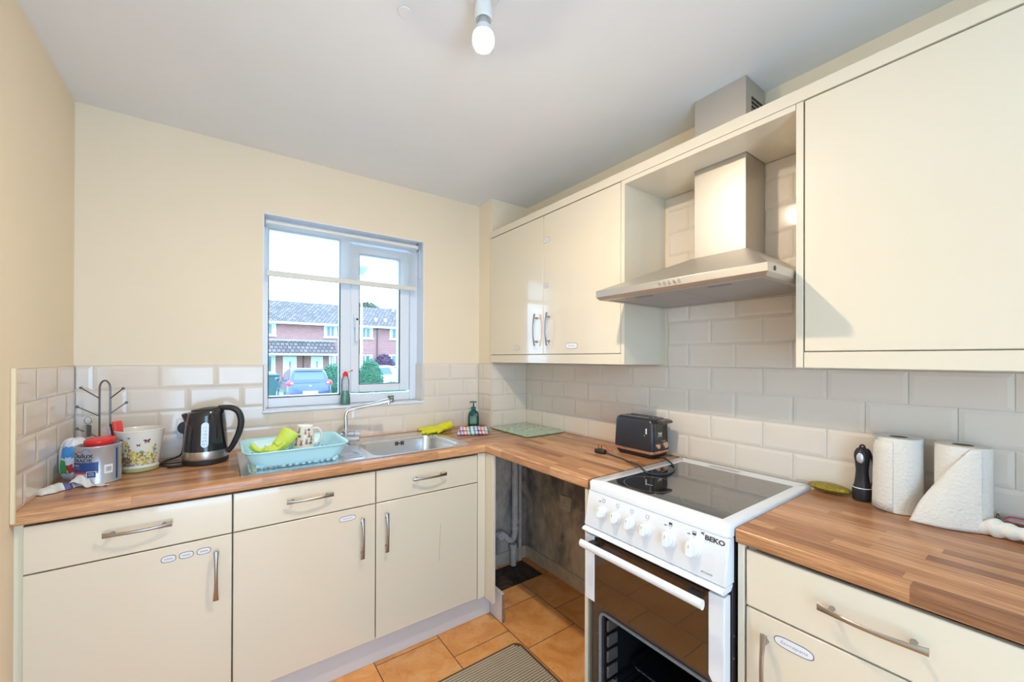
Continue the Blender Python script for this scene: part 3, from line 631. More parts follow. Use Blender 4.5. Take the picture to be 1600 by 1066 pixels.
# main oven: frame, seal, cavity, shelf, tray, dropped door
b = MB(); oo = rrect(KY1+.012, KY0-.012, .075, .488, .004, 5); ii = rrect(KY1+.052, KY0-.052, .098, .458, .022, 5)
b.loft([[(1.592, y, z) for y, z in oo], [(1.586, y, z) for y, z in oo], [(1.586, y, z) for y, z in ii], [(1.600, y, z) for y, z in ii]], False); b.build('oven_front_frame', pm('dark_brown_enamel', (.075, .045, .035), .14, coat=.5), ck, ang=50)
b = MB(); b.tube([(1.582, y, z) for y, z in rrect(KY1+.048, KY0-.048, .094, .462, .025, 6)], .0055, 8, closed=True); b.build('door_seal', pm('grey_rubber_seal', (.20, .21, .22), .4), ck)
b = MB(); i1 = rrect(KY1+.053, KY0-.053, .099, .457, .022, 5)
b.loft([[(1.598, y, z) for y, z in i1], [(2.09, y, z) for y, z in i1]], False); b.raw([(2.09, y, z) for y, z in i1], [tuple(range(len(i1)))]); b.build('oven_cavity', CAVITY, ck)
SR = pm('grey_brown_runner', (.10, .075, .065), .35)
for k in range(5):
    z = .165+.055*k
    for yy, d in ((KY0-.054, -1), (KY1+.054, 1)):
        MB().box(1.605, 1.66, yy, yy+d*.010, z, z+.040).build('shelf_runner', SR, ck, bevel=.004)
for k in range(4): text('lettering', str(k+1), .016, plane_fn((1.5855, KY0-.032, .150+.075*k), (0, -1, 0), (0, 0, 1)), SR, ck, .0003)
rk = rack('oven_shelf', .212, 1.625, 2.05, KY0-.068, KY1+.068, 16, ck)
b = MB(); tr = rrect(1.70, 2.05, KY1+.075, KY0-.075, .03, 5); ti = rrect(1.708, 2.042, KY1+.083, KY0-.083, .028, 5)
b.loft([[(x, y, .250) for x, y in tr], [(x, y, .2515) for x, y in ti], [(x, y, .236) for x, y in ti]], False); b.raw([(x, y, .236) for x, y in ti], [tuple(range(len(ti)))]); b.build('baking_tray', CAVITY, ck)
MB().cyl((1.575, KY0-.010, .497), (1.575, KY0-.034, .494), .006).build('hinge_pin', CHROME, ck)
od = MB().box(1.145, 1.580, KY0-.002, KY1+.002, .082, .098); odo = od.build('oven_door', WHITE, ck, bevel=.003)
MB().box(1.18, 1.55, KY0-.04, KY1+.04, .0982, .1005).build('door_glass', pm('dark_oven_glass', (.03, .02, .018), .06, coat=1), odo)
for y in (KY0-.05, KY1+.05): MB().cyl((1.60, y, .0), (1.60, y, .03), .015).build('foot', BMATT, ck)
for y in (KY0-.05, KY1+.05): MB().cyl((2.10, y, .0), (2.10, y, .03), .015).build('foot', BMATT, ck)
for z in (.62, .56, .30): MB().cyl((1.60, KY1+.0005, z), (1.60, KY1-.0015, z), .004, n=8).build('screw', CHROME, ck)

# ---------------------------------------------------------------- floor mat, pipes, sockets
t = thing('kitchen_mat', 'brown ribbed mat with rounded corners lying on the terracotta tiles', 'mat', (1.3, -1.05, 0))
MB().prism(rrect(1.04, 1.646, -1.235, -.820, .035, 6), 'Z', .0005, .006).build('border', pm('brown_mat_border', (.11, .065, .03), .8, noise=.1, nscale=90), t, bevel=.002)
b = MB()
for i in range(31):
    y = -.836-.0125*i; xr = 1.632-(.012 if i < 2 else 0)-(.008 if i < 1 else 0)
    b.prism([(y-.0038, .006), (y-.002, .0095), (y+.002, .0095), (y+.0038, .006)], 'X', 1.054, xr)
o = b.build('ribs', pm('beige_mat_ribs', (.50, .40, .28), .8), t, flat=True)
t = thing('waste_pipe', 'grimy white plastic waste pipe running down the corner under the worktop', 'pipe', (2.075, -.215, 0))
MB().cyl((2.078, -.205, .200), (2.078, -.205, .871), .022).build('riser', PVC, t)
b = MB().tube([(2.078, -.205, .215), (2.072, -.206, .180), (2.05, -.208, .160), (2.015, -.21, .175), (1.99, -.21, .205), (1.965, -.2, .215), (1.945, -.188, .212)], .0195, 16, sub=4); b.build('trap_bend', PVC, t)
for z in (.235, .275): MB().cyl((2.078, -.205, z-.008), (2.078, -.205, z+.008), .027, n=24).build('collar', PVC, t, bevel=.002)
MB().cyl((2.050, -.226, .001), (2.050, -.226, .135), .020).build('floor_spigot', PVC, t)
MB().cyl((2.050, -.226, .115), (2.050, -.226, .140), .025).build('collar', PVC, t, bevel=.002)
MB().cyl((1.975, -.206, .190), (1.955, -.196, .228), .026).build('collar', PVC, t)
MB().cyl((2.130, -.192, .0), (2.130, -.192, .871), .011).build('small_pipe', PVC, t)
def socket(name_label, loc, u, n, w, h, grimy=False, holes=True, bw=.0):
    U, N = Vector(u), Vector(n); V = Vector((0, 0, 1)); c = Vector(loc)
    t = thing('wall_socket', name_label, 'socket', tuple(c))
    m = pm('socket_plate_'+('grimy' if grimy else 'white'), (.60, .56, .48) if grimy else (.80, .79, .76), .35, noise=.08 if grimy else 0)
    b = MB(); b.loft([[c+U*p[0]+V*p[1]+N*d for p in rrect(-w/2+k, w/2-k, -h/2+k, h/2-k, .006, 3)] for d, k in ((0, 0), (.008, 0), (.010, .002))]); b.build('face_plate', m, t)
    cs = (-w/4, w/4) if w > .1 else (0,)
    for q in cs:
        b = MB()
        for dx, dz, sw, sh in ((0, .012, .004, .009), (-.011, -.010, .007, .004), (.011, -.010, .007, .004)):
            b.loft([[c+U*(q+dx+ex*sw)+V*(dz-.006+ez*sh)+N*d for ex, ez in ((-.5, -.5), (.5, -.5), (.5, .5), (-.5, .5))] for d in (.0101, .0104)])
        b.build('pin_holes', DARK, t, flat=True)
        b = MB(); b.loft([[c+U*(q+ex*.010)+V*(h/2-.017+ez*.016)+N*d for ex, ez in ((-.5, -.5), (.5, -.5), (.5, .5), (-.5, .5))] for d in (.010, .0125)]); b.build('switch', m, t)
    return t
socket('grimy white socket on the mouldy wall under the short worktop', (W-.001, -.566, .475), (0, -1, 0), (-1, 0, 0), .088, .088, True)
socket('white double socket on the tiled wall behind the kettle', (.400, -.0105, 1.040), (1, 0, 0), (0, -1, 0), .148, .086)
KP = []
b = MB(); b.loft([[(.352+.024*math.cos(a)*k, y, 1.034+.025*math.sin(a)*k) for a in [2*PI*i/20 for i in range(20)]] for y, k in ((-.021, 1), (-.04, .95), (-.047, .75))]); KP.append((b, 'plug', BMATT))
KP.append((MB().tube([(.352, -.035, 1.012), (.352, -.04, .98), (.345, -.045, .93), (.32, -.06, .916), (.29, -.10, .9155), (.285, -.15, .9155), (.33, -.165, .9155), (.375, -.17, .918)], .0035, 7, sub=6), 'lead', RUBBER))
KP.append((MB().tube([(.384, -.232, .9155), (.345, -.225, .9155), (.315, -.215, .9155), (.290, -.190, .9155), (.275, -.165, .9155), (.30, -.13, .9155)], .0035, 7, sub=6), 'lead', RUBBER))
KP.append((MB().tube([(.36, -.24, .9165), (.33, -.236, .9165), (.312, -.232, .9165)], .0055, 7, sub=3), 'lead_end', RUBBER))

# ---------------------------------------------------------------- sink
t = thing('kitchen_sink', 'stainless steel inset sink with ridged drainer below the window', 'sink', (1.04, -.3, .911))
zt = WT+.0015; b = MB()
O = rrect(sx0, sx1, sy0, sy1, .012, 5); O2 = rrect(sx0+.004, sx1-.004, sy0+.004, sy1-.004, .010, 5)
# deck as a grid: flat rim, drainer recess and bowl hole
bo = rrect(1.055, 1.498, -.528, -.158, .055, 5)
def ringpts(pl, z): return [(x, y, z) for x, y in pl]
dr = rrect(.575, 1.030, -.525, -.090, .03, 5)
bmd = __import__('bmesh').new()
def loop(pl, z):
    vs = [bmd.verts.new((x, y, z)) for x, y in pl]; return vs, [bmd.edges.new((vs[i], vs[(i+1) % len(vs)])) for i in range(len(vs))]
l1, e1 = loop(O2, zt+.001); l2, e2 = loop(bo, zt+.001); l3, e3 = loop(dr, zt+.001)
__import__('bmesh').ops.triangle_fill(bmd, edges=e1+e2+e3, use_beauty=True)
bmd.verts.index_update()
fs = [tuple(v.index for v in fc.verts) if fc.normal.z > 0 else tuple(v.index for v in fc.verts)[::-1] for fc in bmd.faces]
b.raw([v.co.copy() for v in bmd.verts], fs); bmd.free()
b.loft([ringpts(O, WT-.0002), ringpts(O2, zt+.001)], False)
d2 = rrect(.583, 1.022, -.517, -.098, .026, 5)
b.loft([ringpts(dr, zt+.001)[::-1], ringpts(d2, zt-.001)[::-1]], False)
deck = b.build('drainer_deck', SINK, t, ang=25)
g = MB()
def dz(x, y):
    k = min(1, (x-.583)/.03, (1.022-x)/.015, (y+.517)/.03, (-.098-y)/.03); return zt-.001+max(0, min(1, k))*.0042*max(0, math.sin((y+.1)*2*PI/.032))**.6 if math.sin((y+.1)*2*PI/.032) > 0 else zt-.001
xs = [.583+(1.022-.583)*i/24 for i in range(25)]; ys = [-.517+(.419)*j/130 for j in range(131)]
g.grid(lambda u, v: (.583+.439*u, -.517+.419*v, dz(.583+.439*u, -.517+.419*v)), 24, 130)
g.build('drainer', SINK, t)
b = MB(); rs = []
for z, ins in ((zt+.001, 0), (zt-.004, .006), (zt-.02, .010), (.80, .014), (.775, .022), (.765, .045)):
    rs.append(ringpts(rrect(1.055+ins, 1.498-ins, -.528+ins, -.158-ins, .055, 6), z)[::-1])
b.loft(rs, False); b.raw(rs[-1], [tuple(range(len(rs[-1])))]); bowl = b.build('bowl', SINK, t, ang=70)
MB().cyl((1.28, -.34, .7652), (1.28, -.34, .7675), .04).build('waste', CHROME, bowl)
b = MB()
for dx in (0, .010, .032, .042): b.box(1.278+dx-.0025, 1.278+dx+.0025, -.1735, -.1700, .872, .893)
for dx in (.021,): b.cyl((1.278+dx, -.1735, .8825), (1.278+dx, -.1700, .8825), .004, n=10)
b.build('overflow_slots', DARK, bowl, flat=True)
b = MB()
for x in (1.515, 1.527): b.box(x-.0015, x+.0015, -.50, -.12, zt+.001, zt+.0022)
b.build('rim_ridge', SINK, t)
# ---------------------------------------------------------------- tap
t = thing('mixer_tap', 'chrome mixer tap with a long swivel spout rising behind the drainer', 'tap', (1.022, -.128, zt))
MB().lathe([(.024, zt+.0012), (.024, zt+.006), (.019, zt+.012), (.018, .955), (.021, .957), (.021, .975), (.014, .982), (.0125, .985)], (1.022, -.128, 0), 24).build('base', CHROME, t)
b = MB(); b.tube([(1.022, -.128, .98), (1.022, -.128, 1.02), (1.022, -.128, 1.058), (1.030, -.130, 1.078), (1.052, -.136, 1.090), (1.10, -.152, 1.100), (1.16, -.172, 1.112), (1.196, -.184, 1.119)], .0105, 14, sub=5); b.build('spout', CHROME, t)
b = MB(); b.tube([(1.190, -.182, 1.1175), (1.232, -.196, 1.127)], .0138, 16); b.cyl((1.226, -.194, 1.124), (1.228, -.195, 1.106), .010); b.build('nozzle', CHROME, t, bevel=.001)
b = MB(); b.cyl((.995, -.122, .955), (1.062, -.145, .958), .0165); b.cyl((1.062, -.145, .958), (1.090, -.155, .958), .0195); b.build('lever_body', CHROME, t, bevel=.002)
b = MB(); b.cyl((1.005, -.150, .935), (1.080, -.176, .935), .0135); b.build('lever', CHROME, t, bevel=.002)

# ---------------------------------------------------------------- kettle
K = thing('kettle', 'black electric kettle with a steel band standing left of the sink', 'kettle', (.435, -.190, .911), -.25)
def L(b, *a, **k): return b.build(*a, world=False, **k)
for b, nm, m in KP: b.build(nm, m, K)
b = MB(); b.lathe([(.078, .0), (.081, .004), (.081, .018), (.078, .021)], n=40); L(b, 'power_base', BMATT, K)
b = MB(); b.lathe([(.0785, .021), (.0795, .026), (.0785, .050), (.0782, .052)], n=40); L(b, 'steel_band', steel('kettle_band_steel', .3, (.66, .63, .6), (2, 2, 200)), K)
prof = [(.0775, .052), (.077, .07), (.0745, .11), (.071, .15), (.067, .185), (.064, .203)]
b = MB(); b.lathe(prof+[(.058, .209), (.03, .213), (.0001, .214)], n=48)
# slanted top: lower towards the spout (−x)
b.xf(lambda p: Vector((p.x, p.y, p.z+(.10*p.x if p.z > .19 else .10*p.x*(max(0, p.z-.10)/.09)))))
body = L(b, 'body', BLACK, K, ang=50)
b = MB(); b.lathe([(.054, .2115), (.052, .2150), (.02, .2185), (.0001, .219)], n=36); b.xf(lambda p: Vector((p.x+.002, p.y, p.z+.10*p.x))); L(b, 'lid', BMATT, K)
b = MB()
b.loft([[Vector(q) for q in r] for r in (
    [(-.060, -.030, .125), (-.060, .030, .125), (-.040, .030, .125), (-.040, -.030, .125)],
    [(-.072, -.028, .155), (-.072, .028, .155), (-.045, .03, .155), (-.045, -.03, .155)],
    [(-.084, -.018, .182), (-.084, .018, .182), (-.045, .034, .19), (-.045, -.034, .19)],
    [(-.096, -.008, .198), (-.096, .008, .198), (-.045, .036, .205), (-.045, -.036, .205)])])
L(b, 'spout', BLACK, K, sub=2)
b = MB(); b.tube([(.045, 0, .216), (.066, 0, .216), (.094, 0, .213), (.118, 0, .196), (.128, 0, .162), (.124, 0, .125), (.111, 0, .088), (.095, 0, .056), (.079, 0, .036)], lambda s: .0095+.003*math.sin(PI*s), 14, sub=5)
b.xf(lambda p: Vector((p.x, p.y*1.35, p.z))); L(b, 'handle', BMATT, K)
KS = 1.075
def kcyl(x, z, d=0.0):   # wrap onto the kettle front (local −y side)
    import bisect
    for (r0, z0), (r1, z1) in zip(prof, prof[1:]):
        if z0 <= z <= z1: r = r0+(r1-r0)*(z-z0)/(z1-z0); break
    else: r = .074
    zz = z; a = -PI/2+x/r; X = (r+d)*math.cos(a); return Vector((X, (r+d)*math.sin(a), zz+.10*X*(max(0, zz-.10)/.09)))
b = MB(); pl = [p for p in rrect(-.0125, .0125, .070, .165, .0124, 7)]; n = len(pl)
b.loft([[kcyl(x+.016, z, .0003) for x, z in pl], [kcyl(x+.016, z, .0022) for x, z in pl]], ); gg = L(b, 'water_gauge', pm('silver_gauge_window', (.50, .51, .52), .3, .3), K, flat=False)
for i in range(6):
    z = .082+.0125*i
    text('lettering', ('0.5 L', '0.75', '1.0', '1.25', '1.5', '1.7')[i], .0085, lambda x, y, zz_, z=z: kcyl(x+.016, z+y, .0026), DGREY, gg, 0, world=False)

K.scale = (1, 1, 1.07)
# ---------------------------------------------------------------- mug tree and key ring
t = thing('mug_tree', 'thin grey wire mug tree in the left corner behind the flower pot', 'mug tree', (.115, -.125, .911))
WR = pm('grey_wire', (.20, .19, .18), .35, .7)
r2 = Vector((c_, s_, 0)); base = Vector((.113, -.128, .911))
def wp(a, d, z): return base+r2*a+Vector((-s_, c_, 0))*d+Vector((0, 0, z))
b = MB(); b.tube([wp(-.021, 0, .012), wp(-.021, 0, .18), wp(-.021, 0, .31), wp(-.019, 0, .338), wp(-.010, 0, .352), wp(0, 0, .356), wp(.010, 0, .352), wp(.019, 0, .338), wp(.021, 0, .31), wp(.021, 0, .18), wp(.021, 0, .012)], .0032, 8, sub=4); b.build('stem', WR, t)
MB().tube([wp(.075*math.cos(a)-.0, .05*math.sin(a), .0045) for a in [2*PI*i/24 for i in range(24)]], .004, 8, closed=True).build('base_ring', WR, t)
b = MB(); b.cyl(wp(-.075, 0, .0085), wp(.075, 0, .0085), .003); b.build('base_bar', WR, t)
for (a0, z0, a1, d1, z1) in ((-.021, .285, -.085, -.01, .328), (.021, .285, .082, -.01, .326), (-.021, .215, -.056, -.05, .258), (.021, .225, .047, .04, .265), (-.021, .13, -.088, -.02, .168), (.021, .12, .08, -.02, .16)):
    b = MB(); b.cyl(wp(a0, 0, z0), wp(a1, d1, z1), .0024, n=8); b.ball(wp(a1, d1, z1), .0055); b.build('arm', WR, t)
t = thing('key_ring', 'key ring with a clear tag hanging from the mug tree', 'key ring', tuple(wp(-.02, -.03, .20)))
c = wp(-.014, -.05, .205); MB().tube([c+r2*(.014*math.cos(a))+Vector((0, 0, .014*math.sin(a))) for a in [2*PI*i/20 for i in range(20)]], .0011, 6, closed=True).build('ring', WR, t)
b = MB(); b.loft([[c+r2*(p[0])+Vector((0, 0, p[1]))+Vector((0, -.001*k, 0)) for p in rrect(-.014, .014, -.062, -.016, .006, 3)] for k in (0, 3)]); b.build('tag', CLEAR, t)

# ---------------------------------------------------------------- flower pot
P = thing('flower_pot', 'cream tapered pot printed with yellow flowers and butterflies', 'flower pot', (.226, -.196, .911), -.05)
PH = .165
def pot_m():
    k = NT('cream_pot_ceramic'); k.b.inputs['Base Color'].default_value = (.78, .77, .70, 1); k.b.inputs['Roughness'].default_value = .2; return k.m
b = MB(); b.lathe([(.050, .0), (.056, .003), (.0575, .018), (.0545, .022), (.056, .03), (.0735, .155), (.0765, .163), (.0745, .165), (.0715, .160), (.053, .03), (.0001, .028)], n=48, caps=True)
pot = L(b, 'body', pot_m(), P, ang=50)
b = MB(); b.lathe([(.0505, .0005), (.0568, .0035), (.0582, .0175), (.0560, .0195)], n=48, caps=False); L(b, 'saucer_band', pm('sage_green_glaze', (.42, .46, .24), .3), P)
def pr_(z): return .0563+(z-.03)*(.0175/.125)
def pw(u, z, d=.0004): a = -PI/2+u/.066; r = pr_(z)+d; return Vector((r*math.cos(a), r*math.sin(a), z))
YEL = pm('yellow_petal_print', (.80, .55, .04), .4); GRN = pm('green_leaf_print', (.10, .24, .06), .5); GR2 = pm('blue_green_leaf_print', (.12, .28, .22), .5); CRM = pm('cream_petal_print', (.80, .74, .40), .4); PNK = pm('rust_pink_print', (.42, .17, .10), .4); BRD = pm('butterfly_print', (.16, .03, .05), .4); BRW = pm('brown_basket_print', (.28, .12, .07), .5)
def leaf(b, u, z, ln, wd, ang, d): 
    pts = []
    for i in range(10):
        t = 2*PI*i/10; x = ln/2*math.cos(t); y = wd/2*math.sin(t); pts.append(pw(u+x*math.cos(ang)-y*math.sin(ang), max(.026, z+x*math.sin(ang)+y*math.cos(ang)), d))
    b.raw(pts, [tuple(range(10))])
rnd = random.Random(3)
lay = {m: MB() for m in 'gbycpr'}
for i in range(230):
    u = rnd.uniform(-.062, .072); top = .065+.045*math.exp(-((u+.030)/.016)**2)+.030*math.exp(-((u-.052)/.012)**2)+.02*math.exp(-((u-.01)/.02)**2); z = rnd.uniform(.026, top)
    leaf(lay[rnd.choice('ggb')], u, z, rnd.uniform(.008, .020), rnd.uniform(.0015, .003), PI/2+rnd.uniform(-.7, .7), .0004+i*2e-7)
for i in range(120):
    u = rnd.uniform(-.055, .07); top = .075+.05*math.exp(-((u+.030)/.014)**2)+.035*math.exp(-((u-.055)/.012)**2); z = rnd.uniform(.035, top); k = rnd.choice('ycycp')
    for q in range(5): a = 2*PI*q/5+i; leaf(lay[k], u+.0028*math.cos(a), z+.0028*math.sin(a), .005, .0032, a, .0006+i*3e-7)
for i in range(60): leaf(lay['r'], rnd.uniform(-.052, -.018), rnd.uniform(.026, .062), .009, .003, rnd.uniform(-.4, .6), .0007+i*3e-7)
for kk, m in (('g', GRN), ('b', GR2), ('y', YEL), ('c', CRM), ('p', PNK), ('r', BRW)): L(lay[kk], 'flower_print', m, pot, flat=True)
b = MB()
for u, z, s in ((.030, .122, 1.0), (-.048, .128, .8), (.006, .108, .6), (-.02, .138, .4)):
    for sg in (-1, 1):
        leaf(b, u+sg*.005*s, z+.003*s, .012*s, .007*s, sg*.6+.3, .0011); leaf(b, u+sg*.004*s, z-.004*s, .008*s, .005*s, -sg*.7+.3, .0012)
L(b, 'butterfly_print', BRD, pot, flat=True)

# ---------------------------------------------------------------- paint tin
T = thing('paint_tin', 'silver paint tin with a blue label at the left end of the worktop', 'paint tin', (.127, -.306, .911), -.22)
TR = .0605
TINM = pm('silver_tin', (.52, .55, .60), .28, .55)
b = MB(); b.lathe([(TR, 0), (TR+.001, .002), (TR, .004), (TR, .126), (TR+.0015, .128), (TR+.0015, .133), (TR-.001, .1345), (TR-.004, .1335), (TR-.006, .129), (TR-.012, .128), (TR-.014, .115), (TR-.014, .112), (.001, .112)], n=56); tin = L(b, 'body', TINM, T, ang=40)
def tw(u, z, d=.0005): a = -PI/2+u/TR; return Vector(((TR+d)*math.cos(a), (TR+d)*math.sin(a), z))
def patch(name, u0, u1, z0, z1, m, d=.0005, parent=None, n=14): 
    q = MB(); q.grid(lambda u, v: tw(u0+(u1-u0)*u, z0+(z1-z0)*v, d), n, 1); return L(q, name, m, parent or tin)
patch('blue_label', -.062, .024, .046, .080, BLUE); patch('red_band', -.062, .024, .0405, .0455, RED, .0006)
patch('navy_badge', -.005, .017, .027, .047, BLUE, .0008); patch('navy_badge_border', -.0065, .0185, .0255, .0485, PAPER, .0007)
patch('barcode_panel', .038, .062, .035, .066, PAPER, .0006)
q = MB(); rb = random.Random(1); u = .0425
while u < .058: wv = rb.choice((.0004, .0008)); q.grid(lambda a, v, u=u, wv=wv: tw(u+wv*a, .042+.017*v, .0009), 1, 1); u += wv+.0006
L(q, 'barcode', GREYP, tin, flat=True)
patch('side_print', .073, .080, .01, .12, BLUE, .0005)
tf = lambda U, Z, d=.0008: (lambda x, y, z: tw(U+x, Z+y, d+z))
NV = pm('navy_lettering', (.012, .03, .10), .4)
text('lettering', 'Dulux', .023, tf(-.022, .1035), NV, tin, 0, world=False, bold=.0004, sx=1.15)
text('lettering', 'TRADE', .0155, tf(-.022, .0870), NV, tin, 0, world=False, bold=.0003, sx=1.25)
text('lettering', 'HIGH', .009, tf(-.040, .0700, .001), PAPER, tin, 0, world=False); text('lettering', 'GLOSS', .009, tf(-.037, .0600, .001), RED, tin, 0, world=False)
text('lettering', 'HIGH', .0055, tf(.006, .041, .0011), PAPER, tin, 0, world=False); text('lettering', 'GLOSS', .0055, tf(.006, .035, .0011), PAPER, tin, 0, world=False)
q = MB()
for i in range(12): 
    a0, a1 = PI*i/12, PI*(i+1)/12
    q.raw([tw(-.010+r*math.cos(a), .1165+r*.7*math.sin(a)) for r, a in ((.010, a0), (.0135, a0), (.0135, a1), (.010, a1))], [(0, 3, 2, 1)])
L(q, 'swoosh_mark', LBLUE, tin)
q = MB()
for i in range(12): 
    a0, a1 = PI*i/12, PI*(i+1)/12
    q.raw([tw(-.033+r*math.cos(a), .1125+r*.7*math.sin(a)) for r, a in ((.006, a0), (.010, a0), (.010, a1), (.006, a1))], [(0, 3, 2, 1)])
L(q, 'orange_mark', pm('orange_print', (.75, .16, .05), .4), tin)
q = MB(); q.tube([(TR*math.cos(a)*1.03, TR*math.sin(a)*1.03, .122-.012*math.sin((a+.2)*1.0)) for a in [-.15+PI*1.0*i/16+PI*.05 for i in range(17)]], .0014, 6); L(q, 'wire_handle', WR, T)
# red lid lying in the open tin
t = thing('red_tub_lid', 'round red plastic lid resting on top of the paint tin', 'lid', (.128, -.292, 1.035), 0)
b = MB(); b.lathe([(.040, 0), (.042, .004), (.042, .016), (.038, .021), (.02, .0215), (.001, .0215)], n=36)
b.xf(lambda p: Vector((p.x, p.y, p.z+.008+.06*p.x+.05*p.y))); L(b, 'rim', RED, t)

# ---------------------------------------------------------------- bag of tablets, wipes packet, tissue
def blob(name, label, cat, c, sx, sy, sz, mats, fn, nu=24, nv=16, rz=0, seed=1, amp=.12, fl=.02):
    t = thing(name, label, cat, c, rz); b = MB(); r_d = random.Random(seed); ph = [r_d.uniform(0, 6) for _ in range(6)]
    rings = []
    for j in range(nv+1):
        v = j/nv; a = PI*v; rr = max(.02, math.sin(a)**.6); z = sz*(1-math.cos(a))/2
        ring_ = []
        for i in range(nu):
            q = 2*PI*i/nu; k = 1+amp*(math.sin(3*q+ph[0]+4*v)*.5+math.sin(5*q+ph[1]-7*v)*.4+math.sin(9*q+ph[2]+11*v)*.25)
            x, y = math.cos(q), math.sin(q); x = math.copysign(abs(x)**.8, x); y = math.copysign(abs(y)**.8, y)
            ring_.append(Vector((x*sx*rr*k, y*sy*rr*k, z+sz*.02*math.sin(7*q+ph[3]))) if 0 < j < nv else Vector((x*sx*.05, y*sy*.05, z)))
        rings.append(ring_)
    b.loft(rings)
    if fn:
        b.mi = []
        for fc in b.f:
            m = sum((b.v[i] for i in fc), Vector())/len(fc); b.mi.append(fn(m))
    L(b, 'body' if len(mats) < 2 else 'pack', mats, t, ang=80); return t
BAGW = pm('white_glossy_film', (.76, .78, .84), .25); 
def bagcol(p):
    if p.y < .01:
        if .085 < p.z < .125 and -.012 < p.x < .034: return 1
        if .025 < p.z < .075 and -.016 < p.x < .006: return 2
        if .030 < p.z < .062 and .010 < p.x < .03: return 3
    return 0
blob('tablet_bag', 'white plastic bag with blue and green print, in the left corner behind the tin', 'bag', (.050, -.222, .911), .040, .036, .150, [BAGW, LBLUE, pm('green_print', (.08, .42, .10), .4), pm('red_print', (.55, .05, .06), .4)], bagcol, 44, 34, rz=-.7, seed=4, amp=.10)
t = thing('wipes_packet', 'crumpled white and blue packet lying at the left end of the worktop', 'packet', (.045, -.375, .911), .75)
b = MB()
def wf(u, v, s):
    x = -.055+.11*u; y = -.022+.044*v*(1-.25*u); e = math.sin(PI*v)**.5*math.sin(PI*min(1, max(0, u*1.0)))**.4 if 0 < u < 1 else 0
    return Vector((x, y+.004*math.sin(17*u), .001+(.026*e*(1-.35*u)+.003*math.sin(31*u+9*v)*e if s else .0)))
b.grid(lambda u, v: wf(u, v, 1), 26, 14)
b.mi = [1 if (i % 26) in (14, 15, 16, 17, 18) else 0 for i in range(len(b.f))]
b.grid(lambda u, v: wf(u, 1-v, 0), 26, 4); L(b, 'pack', [pm('cream_packet_film', (.68, .70, .66), .3), pm('indigo_print', (.09, .09, .30), .35)], t, ang=60)
b = MB(); b.cyl((.050, -.008, .012), (.072, -.012, .011), .010, .009, 16); L(b, 'cap', pm('lilac_plastic', (.50, .42, .72), .3), t, bevel=.002)
t = thing('torn_tissue', 'piece of torn white tissue draped against the foot of the paint tin', 'tissue', (.115, -.378, .911), -.45)
b = MB()
def tf_(u, v):
    x = -.045+.10*u; wv = .018*(1-.55*u); z = .045*math.exp(-((u-.12)/.28)**2)*(.35+.65*v)+.002+.003*math.sin(20*u+6*v)+.004*(v-.5)**2; return Vector((x, (v-.5)*2*wv+.006*math.sin(9*u), max(.0015, z)))
b.grid(tf_, 22, 8); L(b, 'sheet', pm('tissue_white', (.72, .72, .74), .9), t, solid=.0012, ang=80)

# dish brush in pot
t = thing('scrubbing_brush', 'red and white scrubbing brush standing in the flower pot', 'brush', (.178, -.205, .945), yaw)
def tilt(p): a = .16; return Vector((p.x*math.cos(a)-p.z*math.sin(a), p.y, p.x*math.sin(a)+p.z*math.cos(a)))
b = MB(); b.prism(rrect(-.007, .007, 0.02, .168, .006, 4), 'Y', -.016, .016); b.xf(tilt); L(b, 'red_back', pm('coral_red_plastic', (.78, .07, .06), .35), t, bevel=.003)
b = MB(); b.prism(rrect(-.014, -.008, 0.03, .160, .002, 2), 'Y', -.015, .015); b.xf(tilt); L(b, 'bristle_base', BMATT, t)
b = MB(); b.box(-.032, -.0145, -.014, .014, .10, .150); b.xf(tilt); L(b, 'bristles', pm('lilac_white_bristles', (.62, .52, .66), .8, noise=.3, nscale=400), t)

# ---------------------------------------------------------------- dish rack, mug, gloves
t = thing('dish_rack', 'pale aqua plastic dish rack standing on the sink drainer', 'dish rack', (.75, -.335, .914))
AQ = pm('pale_aqua_plastic', (.46, .78, .86), .3)
def rk_ring(ins, z, bow=.012):
    pts = rrect(.560+ins, .945-ins, -.515+ins*.8, -.180-ins*.8, .055, 6); out = []
    for x, y in pts:
        u = (x-.7525)/.19; out.append(Vector((x, y+bow*(0 if y > -.35 else -(1-u*u)) , z+.010*u*u*0)))
    return out
b = MB(); rw = [rk_ring(.030, .934), rk_ring(.024, .940), rk_ring(.006, .972), rk_ring(0, .986), rk_ring(-.006, .989), rk_ring(-.007, .985), rk_ring(0, .983), rk_ring(.003, .972), rk_ring(.020, .940), rk_ring(.026, .932), rk_ring(.030, .934)]
b.loft([r[::-1] for r in rw], False); b.build('tray_wall', AQ, t, ang=60)
fl = MB()
for i in range(17):
    x = .605+.018*i; fl.box(x, x+.006, -.49, -.205, .926, .934)
for y in (-.485, -.40, -.30, -.21): fl.box(.60, .905, y, y+.008, .922, .934)
fl.build('slatted_floor', AQ, t)
for (x, y) in ((.62, -.47), (.89, -.47), (.62, -.22), (.89, -.22)): MB().cyl((x, y, .9145), (x, y, .926), .008, n=12).build('foot', AQ, t)
pk = MB()
for i in range(12):
    x = .648+.022*i
    for y in (-.43, -.26): pk.loft([[Vector((x+dx*k, y+dy*k, z)) for dx, dy in ((-.004, -.003), (.004, -.003), (.004, .003), (-.004, .003))] for z, k in ((.932, 1), (.968, .7))])
pk.build('plate_pegs', AQ, t)
lp = MB(); 
for i in range(9): x = .69+.024*i; lp.box(x, x+.012, -.4885, -.480, .9145, .934)
lp.build('front_teeth', AQ, t)
M_ = thing('mug', 'cream mug printed with brown and red figures, upside down in the dish rack', 'mug', (.800, -.275, .9345), -.2)
